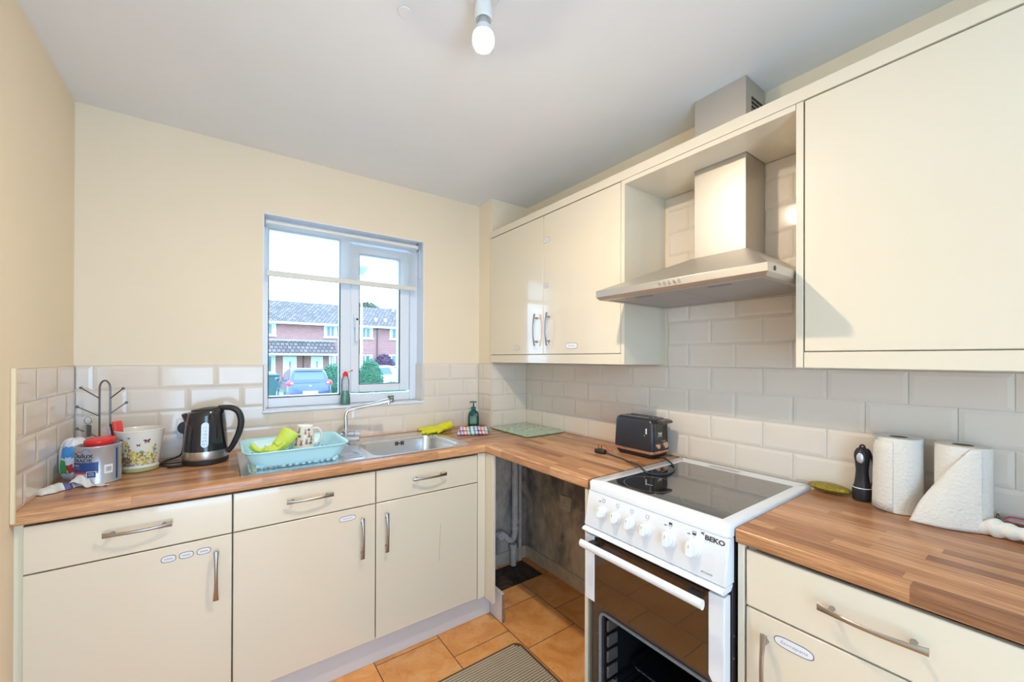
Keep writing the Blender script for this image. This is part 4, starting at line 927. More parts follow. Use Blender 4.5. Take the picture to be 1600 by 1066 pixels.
def mug_m():
    k = NT('cream_mug_glaze'); k.b.inputs['Base Color'].default_value = (.80, .76, .68, 1); k.b.inputs['Roughness'].default_value = .15; return k.m
mp_ = [(.0465, .0), (.0455, .006), (.034, .105), (.031, .110), (.026, .111)]
def tiltm(p): a = .07; return Vector((p.x*math.cos(a)+p.z*math.sin(a), p.y, .002-p.x*math.sin(a)+p.z*math.cos(a)))
b = MB(); b.lathe([(.0425, .0005), (.0465, .0005), (.0455, .006), (.0350, .104), (.032, .110), (.027, .111), (.026, .108), (.001, .108)], n=40, caps=False).xf(tiltm); mb = L(b, 'body', mug_m(), M_, ang=50)
b = MB(); b.tube([(.033, 0, .094), (.052, 0, .096), (.067, 0, .080), (.071, 0, .055), (.062, 0, .032), (.041, 0, .024)], .005, 10, sub=5).xf(tiltm); L(b, 'handle', CLEAR if False else pm('white_mug_glaze', (.78, .80, .84), .15), M_)
def mw(u, z, d=.0006): r = .0458-(z-.006)*.1085+d; a = -PI/2+u/.042; return tiltm(Vector((r*math.cos(a), r*math.sin(a), z)))
fig = {0: MB(), 1: MB(), 2: MB()}
def dab(b, u, z, a, w, h=None): 
    h = h or w; b.raw([mw(u+w/2*math.cos(2*PI*i/10)*math.cos(a)-h/2*math.sin(2*PI*i/10)*math.sin(a), z+w/2*math.cos(2*PI*i/10)*math.sin(a)+h/2*math.sin(2*PI*i/10)*math.cos(a)) for i in range(10)], [tuple(range(10))])
for (u, z, k) in ((-.028, .088, 0), (.004, .082, 1), (.020, .092, 2), (-.022, .062, 2), (.022, .068, 1), (-.010, .032, 1), (.012, .038, 0), (-.034, .030, 0), (.030, .032, 2), (-.036, .055, 1), (.034, .052, 0)):
    b = fig[k]; 
    if k == 2: dab(b, u, z, .3, .015, .013)
    else:
        dab(b, u, z, 0, .008, .010); dab(b, u-.003, z+.009, .3, .0035, .011); dab(b, u+.003, z+.009, -.3, .0035, .011); dab(b, u-.005, z-.006, -.6, .0035, .010); dab(b, u+.005, z-.006, .6, .0035, .010); dab(b, u, z-.009, 0, .007, .006)
for k, m in ((0, pm('brown_figure_print', (.30, .16, .09), .4)), (1, pm('red_figure_print', (.50, .10, .08), .4)), (2, pm('slate_figure_print', (.16, .17, .16), .4))): L(fig[k], 'figure_print', m, mb, flat=True)

YG = pm('yellow_rubber_glove', (.72, .72, .015), .4); YG2 = pm('lime_rubber_glove', (.66, .78, .10), .4)
def glove(label, loc, rz, mat, palm, cuff, fingers, group=None, rm=.0028, name='rubber_glove', squash=1):
    t = thing(name, label, 'glove', loc, rz, group); b = MB()
    for c, r, sc in palm: b.ball(c, r, 14, sc)
    for pts, r in fingers: b.tube(pts, (lambda s, r=r: r*(1-.18*s)), 10, sub=4); b.ball(pts[-1], r*.84, 10)
    b.tube(cuff[0], cuff[1], 16, sub=3) if cuff else None
    if squash != 1: b.xf(lambda p: Vector((p.x, .012+(p.y-.012)*(1-(1-squash)*min(1, max(0, (p.x+.01)/.04))), p.z)))
    L(b, 'glove', mat, t, remesh=rm); return t
# glove on the counter: two layered gloves, fingers towards the sink, open cuffs to the right
for k, (dx, dy, dz_, lab) in enumerate(((0, 0, 0, 'yellow rubber glove lying with fingers over the sink edge, lower of the pair'), (.022, .045, .0, 'yellow rubber glove lying against the tiles right of the sink, rear of the pair'))):
    fs = []
    for i in range(4):
        y = -.026+.017*i; ln = (.055, .07, .072, .06)[i]
        fs.append(([(-.02, y*.8, .014), (-.045, y, .015+.004*(i % 2)), (-.045-ln*.6, y+.006, .012), (-.045-ln, y+.012*(1 if k else -.3), .0105)], .0088))
    fs.append(([(.0, -.028, .014), (-.02, -.046, .016), (-.045, -.058, .013)], .0092))
    t = glove(lab, (1.560+dx, -.118-dy*0+(.048 if k else -.018), .9125), -.15 if k else .12, YG, [((-.005, 0, .017), .034, (1.05, .95, .42)), ((.028, .002, .022), .033, (1.0, .9, .55))], ([(.03, 0, .024), (.06, .002, .028), (.085, .004, .032)], .021), fs, 'yellow rubber gloves beside the sink')
    o = t.children[0]
# glove slumped in the rack
fs = [([(-.03, -.01, .02), (-.06, -.015, .032), (-.078, -.01, .052)], .010), ([(-.03, -.0, .02), (-.066, .002, .024), (-.088, .006, .040)], .010), ([(-.02, -.02, .02), (-.03, -.04, .022), (-.012, -.055, .035)], .010), ([(0, -.03, .02), (.02, -.045, .028), (.045, -.038, .05)], .010)]
glove('lime yellow rubber glove slumped in the left end of the dish rack', (.672, -.345, .936), -.35, YG2, [((-.01, -.005, .024), .034, (1, .9, .6)), ((.02, .01, .038), .032, (1.0, .85, .8))], ([(.015, .005, .036), (.040, .015, .062), (.062, .03, .098)], lambda s: .029+.009*s), fs, squash=.55)

# ---------------------------------------------------------------- towel, soap, board
t = thing('tea_towel', 'folded tea towel with pastel stripes at the right end of the sink', 'towel', (1.706, -.275, .911), -.52)
k = NT('striped_towel_cotton'); o_ = k.obj(); sp = k.n('SeparateXYZ'); k.l(o_, sp.inputs[0])
v = k.math('FRACT', k.math('MULTIPLY', k.math('ADD', sp.outputs[0], k.math('MULTIPLY', sp.outputs[2], .25)), 9.5))
k.l(k.ramp(v, [(0, (.78, .78, .80)), (.14, (.10, .45, .62)), (.24, (.78, .78, .80)), (.34, (.30, .22, .60)), (.44, (.78, .76, .80)), (.52, (.75, .25, .45)), (.62, (.80, .78, .78)), (.72, (.80, .36, .20)), (.80, (.78, .78, .78)), (.90, (.06, .40, .50))], 'CONSTANT'), k.b.inputs['Base Color'])
k.b.inputs['Roughness'].default_value = .95; k.bump(k.noise(o_, 500, 2), .5, .002); TOW = k.m
b = MB()
for lay_ in range(4):
    z0 = .001+lay_*.0085
    def tfn(u, v, z0=z0, l=lay_):
        x = -.085+.17*u+.004*l; y = -.055+.11*v-.003*l; return Vector((x+.003*math.sin(8*v+l), y+.003*math.sin(9*u+l), z0+.0035+.0022*math.sin(11*u+3*v+l*2)*(.4 if l == 0 else 1)+(.006*math.sin(PI*v)*l/3)))
    b.grid(tfn, 26, 14)
L(b, 'folded_layers', TOW, t, solid=.0065, ang=80)
b = MB(); b.tube([(.088, -.058, .012), (.092, -.02, .020), (.094, .02, .026), (.088, .055, .018)], .0095, 10, sub=5); b.tube([(-.085, -.056, .009), (-.03, -.060, .011), (.03, -.060, .013), (.088, -.058, .014)], .0085, 10, sub=5); L(b, 'rolled_edge', TOW, t)
t = thing('soap_dispenser', 'teal liquid hand soap bottle with pump in the corner by the towel', 'soap bottle', (1.835, -.072, .911), yaw)
b = MB()
sp_ = [(.030, .0), (.034, .004), (.036, .02), (.0365, .060), (.034, .082), (.027, .098), (.016, .108), (.013, .110), (.013, .116)]
b.lathe(sp_, n=32, sy=.62); sb = L(b, 'bottle', SOAPM, t, ang=60)
b = MB(); b.lathe([(.033, .002), (.0355, .02), (.036, .055), (.035, .06), (.0001, .06)], n=32, sy=.58); L(b, 'soap_fill', pm('teal_soap', (.015, .16, .17), .3), sb)
b = MB(); b.lathe([(.0150, .113), (.0155, .126), (.012, .131), (.005, .133), (.0045, .158)], n=20); TEALP = pm('dark_teal_plastic', (.01, .14, .14), .3); L(b, 'pump_collar', TEALP, t)
b = MB(); b.tube([(.020, 0, .162), (.0, 0, .163), (-.018, 0, .162), (-.024, 0, .156)], .0045, 8, sub=3); L(b, 'pump_head', TEALP, t)
def sw_(x, y, d=.0012): return Vector((x, -.0365*.62*math.sqrt(max(.05, 1-(x/.0365)**2))-d, y))
b = MB(); b.grid(lambda u, v: sw_(-.022+.044*u, .022+.05*v), 12, 1); lb = L(b, 'label', pm('green_soap_label', (.16, .36, .28), .4), sb)
b = MB(); b.grid(lambda u, v: sw_(-.020+.040*u, .058+.010*v, .0018), 12, 1); L(b, 'label_band', pm('dark_label_band', (.01, .06, .06), .4), sb)
text('lettering', 'PALMOLIVE', .0075, lambda x, y, z: sw_(x, .0628+y, .0024), PAPER, sb, 0, world=False)
b = MB(); b.ball((.021, -.019, .080), .0065, 12, (1, .4, 1)); L(b, 'flower_mark', pm('pink_flower_print', (.75, .12, .16), .4), sb)
t = thing('chopping_board', 'pale green glass chopping board lying in the corner under the wall cabinet', 'chopping board', (2.03, -.38, .911))
MB().prism(rrect(1.890, 2.184, -.575, -.186, .022, 6), 'Z', .9135, .9185).build('board', BOARDG, t, bevel=.001)
b = MB(); rr = random.Random(5)
for i in range(26):
    x, y = rr.uniform(1.93, 2.15), rr.uniform(-.54, -.22); a = rr.uniform(0, 3); b.raw([(x+.011*math.cos(a+q)*(1 if i2 % 2 else .45), y+.011*math.sin(a+q)*(1 if i2 % 2 else .45), .9187) for i2, q in enumerate([2*PI*j/10 for j in range(10)])], [tuple(range(10))])
b.build('floral_print', pm('faded_red_floral_print', (.42, .30, .20), .3), t, flat=True)
for x in (1.91, 2.16):
    for y in (-.55, -.21): MB().cyl((x, y, .911), (x, y, .9136), .006, n=10).build('foot', CLEAR, t)

# ---------------------------------------------------------------- sill things
t = thing('washing_up_bottle', 'clear bottle with red flip cap, half full of green washing-up liquid, on the sill', 'bottle', (1.060, .045, 1.095))
prf = [(.024, 0), (.027, .004), (.0265, .03), (.021, .075), (.0215, .11), (.0205, .14), (.015, .158), (.012, .162)]
b = MB(); b.lathe(prf, n=28, sy=.75); L(b, 'bottle', CLEAR, t, ang=60)
b = MB(); b.lathe([(.0235, .002), (.026, .005), (.0255, .03), (.0205, .072), (.020, .078), (.0001, .078)], n=28, sy=.73); L(b, 'liquid', pm('green_washing_up_liquid', (.01, .34, .20), .2), t)
b = MB(); b.lathe([(.0145, .160), (.0150, .176), (.009, .180), (.005, .188), (.001, .188)], n=20); cap = L(b, 'cap', RED, t)
b = MB(); b.box(.006, .036, -.005, .005, .0, .003); b.xf(lambda p: Vector((p.x, p.y, .178+p.x*.35+p.z))); b.ball((.036, 0, .193), .0055, 10, (1, 1, .7)); L(b, 'flip_lid', RED, cap)
t = thing('small_jar', 'tiny dark square tin standing on the window sill right of the bottle', 'tin', (1.314, .02, 1.095), .2)
b = MB(); b.box(-.0165, .0165, -.008, .008, 0, .040); L(b, 'box', pm('olive_grey_tin', (.16, .17, .12), .4), t, bevel=.002)
b = MB(); b.box(-.011, .006, -.0086, -.0081, .006, .017).box(-.008, .010, -.0086, -.0081, .026, .031); L(b, 'printed_label', pm('pale_print', (.62, .63, .55), .5), t)

# ---------------------------------------------------------------- toaster
t = thing('toaster', 'black two-slot toaster with copper trim on the short worktop', 'toaster', (2.100, -1.182, .911), -PI/2)
# local: x along the toaster (+x = control end, towards the camera), y = depth to the wall is +y→... 
def tri(x0, x1, hw, z, r=.018): return [Vector((x, y, z)) for x, y in rrect(x0, x1, -hw, hw, r, 5)]
b = MB(); b.loft([tri(-.108, .108, .066, .026), tri(-.110, .110, .067, .034), tri(-.106, .104, .062, .155), tri(-.101, .099, .057, .172), tri(-.092, .088, .050, .178)]); tb = L(b, 'housing', pm('black_satin_toaster_shell', (.022, .024, .032), .32, coat=.2), t, ang=50)
b = MB(); b.loft([tri(-.1085, .1085, .0672, .022), tri(-.1115, .1115, .0685, .027), tri(-.1115, .1115, .0685, .033), tri(-.109, .109, .066, .035)]); L(b, 'copper_trim', GOLD, t)
b = MB(); b.loft([tri(-.094, .096, .056, .004), tri(-.106, .108, .065, .022)]); L(b, 'base', BMATT, t)
for x in (-.08, .08):
    for y in (-.045, .045): b = MB(); b.cyl((x, y, 0), (x, y, .006), .007, n=10); L(b, 'foot', BMATT, t)
for y in (-.020, .020):
    b = MB(); b.prism(rrect(-.080, .068, y-.012, y+.012, .005, 3), 'Z', .1775, .1788); L(b, 'bread_slot', DARK, t, flat=True)
    b = MB()
    for k in (-.0125, .0125): b.box(-.080, .068, y+k-.0012, y+k+.0012, .178, .1805)
    L(b, 'slot_rim', CHROME, t)
b = MB(); b.box(.103, .1075, -.045, .050, .040, .160); fc = L(b, 'end_panel', pm('dark_bronze_panel', (.075, .065, .055), .35, .4), t, bevel=.003)
b = MB(); b.box(.107, .1083, .018, .024, .075, .145).box(.107, .1083, .034, .040, .075, .145); L(b, 'lever_slot', DARK, fc)
b = MB(); b.prism([(.098, .168), (.104, .176), (.134, .171), (.138, .163), (.132, .158), (.104, .160)], 'Y', -.030, .045); L(b, 'lever', pm('dark_bronze_lever', (.10, .09, .08), .3, .5), t, bevel=.002)
for y, r in ((-.030, .012), (.026, .016)):
    b = MB(); b.cyl((.1065, y, .058), (.118, y, .058), r, r*.9, 24); kb = L(b, 'browning_dial' if r > .014 else 'cancel_button', GOLD, fc, bevel=.001)
pf_ = lambda o: (lambda x, y, z: Vector((.1085+z, o[0]+x, o[1]+y)))
text('lettering', 'Tefal', .015, pf_((-.012, .112)), WPLAS, fc, .0002, world=False, bold=.0004); text('lettering', 'ULTRAMINI', .006, pf_((-.012, .101)), WPLAS, fc, .0002, world=False)
text('lettering', '1 2 3 4 5 6 7', .006, pf_((.018, .080-.003)), WPLAS, fc, .0002, world=False)
q = MB(); q.box(.070, .077, -.0635, -.0632, .110, .135).box(.063, .066, -.064, -.0635, .10, .104); q.xf(lambda p: Vector((p.x, p.y-.0005, p.z))); L(q, 'sticker_remnant', WPLAS, t)
# cord on the worktop and hob
MB().tube([(2.070, -1.296, .920), (2.055, -1.335, .9265), (2.020, -1.385, .925), (1.965, -1.440, .924), (1.885, -1.474, .924), (1.828, -1.466, .924), (1.812, -1.420, .9245), (1.862, -1.345, .9265), (1.905, -1.275, .917), (1.935, -1.205, .9155), (1.948, -1.140, .9155), (1.952, -1.092, .920)], .0036, 8, sub=6).build('lead', pm('black_cord', (.03, .03, .035), .35), t)
b = MB(); b.loft([[Vector((1.952+p[0], y_, .911+p[1])) for p in rrect(-.020*k, .020*k, .001, .019, .006, 3)] for y_, k in ((-1.092, .45), (-1.082, .8), (-1.066, 1), (-1.048, 1), (-1.040, .85))]); pg = b.build('plug', BMATT, t)
b = MB()
for x, y, h in ((1.942, -1.058, .018), (1.964, -1.058, .018), (1.953, -1.048, .022)): b.box(x-.002, x+.002, y-.0015, y+.0015, .928, .929+h)
b.build('pin', pm('brass_pin', (.75, .62, .35), .25, 1), pg)
t = tag(MB().tube([(2.015, -1.052, .918), (2.005, -1.035, .942), (2.012, -1.062, .914), (1.985, -1.060, .914), (2.03, -1.075, .914)], .0013, 6).build('red_bag_tie', RED), 'bent red wire tie lying beside the toaster', 'wire tie')

# ---------------------------------------------------------------- near-right worktop things
def noisy_paper():
    k = NT('embossed_white_paper'); o = k.obj(); k.b.inputs['Base Color'].default_value = (.82, .79, .72, 1); k.b.inputs['Roughness'].default_value = .9; k.bump(k.noise(o, 130, 2), .7, .004); return k.m
EMB = noisy_paper()
def roll(label, x, y, R, loose):
    t = thing('kitchen_roll', label, 'paper towel', (x, y, .911), -1.45, 'kitchen rolls by the tiled wall')
    b = MB(); n = 56
    def ro(a, z): return R*(1+.004*math.sin(7*a+z*30)+.006*math.sin(3*a))
    b.loft([[Vector((ro(a, z)*math.cos(a), ro(a, z)*math.sin(a), z)) for a in [2*PI*i/n for i in range(n)]] for z in (.0015, .05, .10, .15, .218)], False)
    for z, s in ((.218, 1), (.0015, -1)):
        vs = [Vector((ro(a, z)*math.cos(a), ro(a, z)*math.sin(a), z)) for a in [2*PI*i/n for i in range(n)]]; vi = [Vector((.020*math.cos(a), .020*math.sin(a), z)) for a in [2*PI*i/n for i in range(n)]]
        b.loft([vs, vi] if s > 0 else [vi, vs], False)
    L(b, 'roll', EMB, t, ang=60)
    b = MB(); b.lathe([(.0205, .001), (.0205, .2185), (.0190, .2185), (.0190, .001)], n=28, caps=False); L(b, 'cardboard_core', pm('grey_brown_card', (.26, .21, .16), .9), t)
    b = MB()
    if loose:
        # last sheet peeled off, hanging to the left with a curled corner
        def sh(u, v):
            top = .214-.012*u; a = -.35*PI+(-.62*PI)*0; 
            # wraps from the front of the roll to the left then lifts off
            th = -PI*.30-u*PI*.50
            flare = max(0, u-.25)/.75
            z = .216-(.216-.002)*v
            if v < .35: k = v/.35
            else: k = 1
            r = R+.0025+flare*flare*.060*(v**.9)+.006*math.sin(6*u+5*v)*v*u
            zz = .002+(.214)*(1-v)*(1-.0*u)-flare*.095*(1-v)*1.0
            return Vector((r*math.cos(th)-flare*.012*v, r*math.sin(th)-.004, max(.002, zz)))
        b.grid(sh, 30, 24)
    else:
        def sh(u, v): th = -PI*.55-u*PI*.45; r = R+.0012+.004*u*u*(.4+v); return Vector((r*math.cos(th), r*math.sin(th), .002+.205*(1-v)))
        b.grid(sh, 20, 8)
    L(b, 'loose_sheet', EMB, t, solid=.0008, ang=80); return t
roll('full kitchen roll between the torch and the other roll, sheet end neat', 2.130, -2.070, .0530, False)
roll('kitchen roll at the right with its last sheet peeled and curling outwards', 2.118, -2.200, .0535, True)
t = thing('torch', 'small black rubber torch standing on its lens by the tiles', 'torch', (2.150, -1.981, .911), -1.35)
b = MB(); b.lathe([(.0235, .0), (.0245, .003), (.0250, .032), (.0240, .040), (.0205, .048), (.017, .075), (.0158, .095), (.018, .120), (.0205, .138), (.0195, .152), (.014, .163), (.006, .168), (.0001, .169)], n=32); tb = L(b, 'body', RUBBER, t, ang=70)
b = MB(); b.lathe([(.0243, .0392), (.0247, .0405), (.0238, .0420)], n=32, caps=False); L(b, 'ring', WPLAS, t)
b = MB(); b.ball((-.004, -.0175, .136), .0135, 16, (.75, .35, 1.25)); L(b, 'switch', pm('silver_switch', (.62, .66, .72), .25, .6), t)
b = MB(); b.tube([(.006, 0, .162), (.016, 0, .160), (.025, 0, .13), (.029, 0, .10), (.029, 0, .075), (.024, 0, .055), (.019, 0, .05)], .0035, 8, sub=4).xf(lambda p: Vector((p.x, p.y*1.8, p.z))); L(b, 'strap', RUBBER, t)
b = MB(); b.tube([(-.006, 0, .165), (-.003, 0, .174), (.004, 0, .174), (.007, 0, .165)], .0028, 8, sub=4); L(b, 'loop', RUBBER, t)
t = thing('scouring_sponge', 'gold glittery scouring sponge lying left of the torch', 'sponge', (2.150, -1.895, .911), -1.66)
k = NT('gold_glitter_mesh'); o_ = k.obj(); vv = k.n('TexVoronoi'); k.l(o_, vv.inputs['Vector']); vv.inputs['Scale'].default_value = 380
k.l(k.mix(k.ramp(vv.outputs['Distance'], [(.2, 0.0), (.7, 1.0)]), (.62, .48, .05, 1), (.22, .16, .02, 1)), k.b.inputs['Base Color']); k.b.inputs['Metallic'].default_value = .6; k.b.inputs['Roughness'].default_value = .3; k.bump(vv.outputs['Distance'], .8, .002)
b = MB()
def spf(u, v, s):
    x = -.062+.124*u; e = (math.sin(PI*u)**.45 if 0 < u < 1 else 0); y = (v-.5)*.075*max(.12, e); th = .015*(math.sin(PI*v)**.5 if 0 < v < 1 else 0)*max(.05, e); return Vector((x, y, .017+s*th+.004*(1-e)*0))
b.grid(lambda u, v: spf(u, v, 1), 28, 12); b.grid(lambda u, v: spf(u, 1-v, -1), 28, 12); L(b, 'pad', k.m, t, ang=80)
t = thing('cotton_cloth', 'rolled white cotton cloth at the right edge of the worktop', 'cloth', (2.095, -2.300, .911), 0)
b = MB(); b.tube([(-.004, .066, .017), (-.012, .045, .021), (-.020, .02, .023), (-.026, -.01, .023), (-.030, -.05, .022), (-.032, -.09, .021)], lambda s: .0200+.003*math.sin(9*s)+.0015*math.sin(31*s), 18, sub=7)
b.xf(lambda p: Vector((p.x+.0015*math.sin(p.y*160+p.z*90), p.y, max(.001, p.z+.0012*math.sin(p.y*230+p.x*150))))); L(b, 'roll', pm('white_cotton_gauze', (.80, .77, .70), .95, noise=.05, nscale=200), t, ang=80)
t = thing('red_clothes_peg', 'small red rounded peg poking from the white cloth', 'peg', (2.083, -2.235, .911))
MB().ball((2.078, -2.236, .919), .0085, 12, (.9, .8, .85)).build('red_end', RED, t); MB().ball((2.102, -2.236, .926), .006, 10, (.8, .8, 1.2)).build('red_end', RED, t)
t = thing('clear_tub', 'open clear plastic tub behind the white cloth', 'tub', (2.155, -2.305, .911))
b = MB(); q0 = rrect(2.125, 2.185, -2.37, -2.262, .008, 3); q1 = rrect(2.120, 2.188, -2.375, -2.256, .009, 3)
b.loft([[(x, y, .912) for x, y in q0], [(x, y, .950) for x, y in q1]], False); b.raw([(x, y, .912) for x, y in q0], [tuple(range(len(q0)))]); b.build('tub', CLEAR, t)
t = thing('craft_tray', 'dark glass dish with a red rim resting on stacked wooden coasters', 'dish', (2.145, -2.32, .935))
b = MB(); b.prism(rrect(2.128, 2.180, -2.37, -2.275, .012, 4), 'Z', .9405, .944); b.build('dish', pm('grey_smoked_glass', (.30, .27, .26), .1, coat=.5), t)
MB().tube([(x, y, .944) for x, y in rrect(2.126, 2.182, -2.372, -2.273, .014, 4)], .0022, 8, closed=True).build('red_rim', pm('crimson_rim', (.75, .03, .08), .3), t)
for k_ in range(3):
    z = .9125+.009*k_
    tag(MB().box(2.131, 2.179, -2.366+.002*k_, -2.272-.003*k_, z, z+.007).build('coaster', pm('brown_wooden_coaster', (.34, .17, .08), .5, noise=.3, nscale=60), None, bevel=.001), ('brown wooden coaster inside the clear tub, lowest of the stack', 'brown wooden coaster inside the clear tub, middle of the stack', 'brown wooden coaster inside the clear tub, uppermost of the stack')[k_], 'coaster', 'wooden coasters in the tub')

# ---------------------------------------------------------------- ceiling lamp
t = thing('ceiling_lamp', 'bare lit light bulb in a white ceiling lampholder', 'ceiling light', (1.083, -1.400, H))
lc = (1.083, -1.40)
MB().lathe([(.048, H-.0005), (.048, H-.012), (.040, H-.022), (.026, H-.024), (.024, H-.030)], (*lc, 0), 36).build('ceiling_rose', WPLAS, t)
MB().lathe([(.022, H-.028), (.0245, H-.060), (.0255, H-.082), (.022, H-.086), (.018, H-.080)], (*lc, 0), 28).build('lampholder', WPLAS, t)
MB().lathe([(.013, 2.3320), (.0145, 2.3100), (.018, 2.3000), (.0185, 2.2980)], (*lc, 0), 24, caps=False).build('bulb_collar', pm('bulb_collar_grey', (.5, .5, .48), .3), t)
bm2 = pm('lit_bulb', (1, 1, 1), .4, emit=(1.0, .83, .62), estr=BULB_STRENGTH)
MB().lathe([(.018, 2.2990), (.024, 2.2870), (.0285, 2.2740)], (*lc, 0), 28, caps=False).build('bulb_neck', WPLAS, t)
MB().lathe([(.0284, 2.2745), (.0303, 2.2660), (.0303, 2.2500), (.0285, 2.2460), (.0240, 2.2385)], (*lc, 0), 28, caps=False).build('frosted_edge', pm('frosted_bulb_edge', (1, 1, 1), .4, emit=(1.0, .86, .66), estr=9), t, ang=80)
MB().lathe([(.0238, 2.2384), (.0190, 2.2345), (.012, 2.2315), (.006, 2.2305), (.0005, 2.2300)], (*lc, 0), 28).build('bulb', bm2, t, ang=80)
# ceiling plug marks
struct(MB().lathe([(.022, H-.001), (.020, H-.003), (.0001, H-.003)], (.93, -1.20, 0), 24, caps=False).build('trim_11', CEIL))
# small screw holes on the back wall

# ================================================================ outside the window
GZ = -.55
ASPH = pm('pale_asphalt', (.34, .36, .38), .8, noise=.1, nscale=8); GRASS = pm('grass_green', (.10, .20, .05), .9, noise=.4, nscale=12)
b = MB().box(-40, 60, .3, 24, GZ-.2, GZ); struct(b.build('ground', ASPH, flat=True))
b = MB().box(-40, 60, 24, 60, GZ-.2, GZ+.02); struct(b.build('ground', GRASS, flat=True))
def brick_mat():
    k = NT('red_brick_wall'); o = k.obj(); br = k.n('TexBrick'); k.l(k.mapping(o, rot=(PI/2, 0, 0)), br.inputs['Vector'])
    br.inputs['Color1'].default_value = (.36, .11, .09, 1); br.inputs['Color2'].default_value = (.45, .15, .12, 1); br.inputs['Mortar'].default_value = (.42, .34, .32, 1); br.inputs['Scale'].default_value = 1; br.inputs['Brick Width'].default_value = .23; br.inputs['Row Height'].default_value = .076; br.inputs['Mortar Size'].default_value = .008
    k.l(br.outputs[0], k.b.inputs['Base Color']); k.b.inputs['Roughness'].default_value = .9; return k.m
def roof_mat():
    k = NT('grey_brown_roof_tile'); o = k.obj(); br = k.n('TexBrick'); k.l(o, br.inputs['Vector'])
    br.inputs['Color1'].default_value = (.13, .09, .085, 1); br.inputs['Color2'].default_value = (.26, .18, .16, 1); br.inputs['Mortar'].default_value = (.05, .04, .04, 1); br.inputs['Scale'].default_value = 1; br.inputs['Brick Width'].default_value = .3; br.inputs['Row Height'].default_value = .30; br.inputs['Mortar Size'].default_value = .035
    k.l(br.outputs[0], k.b.inputs['Base Color']); k.b.inputs['Roughness'].default_value = .9; return k.m
BRICK, ROOF = brick_mat(), roof_mat(); HWIN = pm('house_window_glass', (.10, .16, .17), .1, coat=.5); HW = pm('white_house_trim', (.80, .80, .80), .5); CURT = pm('net_curtain', (.62, .66, .62), .9)
h = thing('terraced_house', 'red brick terraced house with a dark tiled roof across the street', 'house', (8, 37, GZ))
MB().box(-9, 26, 33, 41, GZ+.021, 4.12).build('wall', BRICK, h, flat=True)
b = MB(); b.prism([(32.55, 4.10), (37, 6.25), (41.45, 4.10), (41.45, 4.0), (32.55, 4.0)], 'X', -9.4, 26.4); b.build('roof', ROOF, h, flat=True)
MB().box(-9.4, 26.4, 32.42, 32.56, 3.96, 4.12).build('gutter', HW, h)
def hwin(x0, x1, z0, z1, dark=True):
    b = MB(); frame_box(b, x0, x1, z0, z1, .08, .08, .08, .08, 32.93, 33.02); m = (x0+x1)/2; b.box(m-.04, m+.04, 32.93, 33.02, z0, z1); b.box(x0-.06, x1+.06, 32.88, 33.02, z0-.10, z0)
    wf_ = b.build('window', HW, h); MB().box(x0+.08, x1-.08, 32.97, 33.01, z0+.08, z1-.08).build('pane', HWIN if dark else CURT, wf_)
    MB().box(x0+.08, x0+.08+(x1-x0)*.16, 32.958, 32.968, z0+.08, z1-.08).box(x1-.08-(x1-x0)*.16, x1-.08, 32.958, 32.968, z0+.08, z1-.08).build('curtain', CURT, wf_)
for x0, x1 in ((2.6, 3.85), (7.22, 8.2), (9.95, 11.12), (12.6, 13.75), (-1.5, 0), (15.8, 17), (19, 20)): hwin(x0, x1, 3.08, 3.99)
for x0, x1, z0, z1 in ((2.6, 3.82, .25, 1.54), (7.60, 8.12, .55, 1.58), (9.9, 11.1, .5, 1.65), (12.55, 13.8, .45, 1.65), (15.8, 17, .5, 1.65)): hwin(x0, x1, z0, z1)
for x0, x1 in ((4.32, 5.26), (6.26, 7.15)):
    d = MB().box(x0, x1, 32.92, 33.01, GZ+.03, 1.50).build('door', HW, h, bevel=.02)
    MB().box((x0+x1)/2-.05, (x0+x1)/2+.05, 32.90, 32.925, .6, 1.1).build('letter_plate', GREYP, d)
pch = MB(); pch.prism([(31.75, 1.66), (33.0, 2.72), (33.0, 1.60), (31.75, 1.60)], 'X', 3.0, 7.95); pch.build('porch_roof', ROOF, h, flat=True)
MB().box(2.95, 8.0, 31.68, 31.78, 1.56, 1.69).build('porch_gutter', HW, h); MB().box(2.9, 8.1, 32.9, 32.99, 2.68, 2.78).build('porch_flashing', pm('lead_flashing', (.38, .42, .45), .6), h)
for x in (5.73, 11.5): MB().cyl((x, 32.93, GZ+.05), (x, 32.93, 1.6 if x < 8 else 4.0), .045).build('drainpipe', DGREY, h)
for x in (14.1, 15.2): MB().cyl((x, 36.4, 5.8), (x, 36.4, 6.75), .12).build('roof_vent', HW, h)
for x, z in ((11.6, 4.62), (12.45, 4.62)): MB().lathe([(.11, 0), (.13, .25), (.17, .27), (.001, .33)], (x, 33.7, z), 14, caps=False).build('roof_vent', HW, h)
# lamp post
t = thing('street_lamp', 'tall pale street lamp post standing between window and houses', 'street lamp', (5.52, 16, GZ))
LP_ = pm('pale_galvanised_steel', (.58, .66, .68), .5)
MB().cyl((5.52, 16, GZ), (5.52, 16, .6), .085).build('base', LP_, t); MB().cyl((5.52, 16, .6), (5.52, 16, 5.05), .062, .045).build('post', LP_, t)
MB().lathe([(.05, 5.05), (.10, 5.12), (.24, 5.30), (.26, 5.36), (.15, 5.46), (.01, 5.5)], (5.52, 16, 0), 20).build('lantern', pm('grey_lantern', (.30, .38, .42), .4), t)
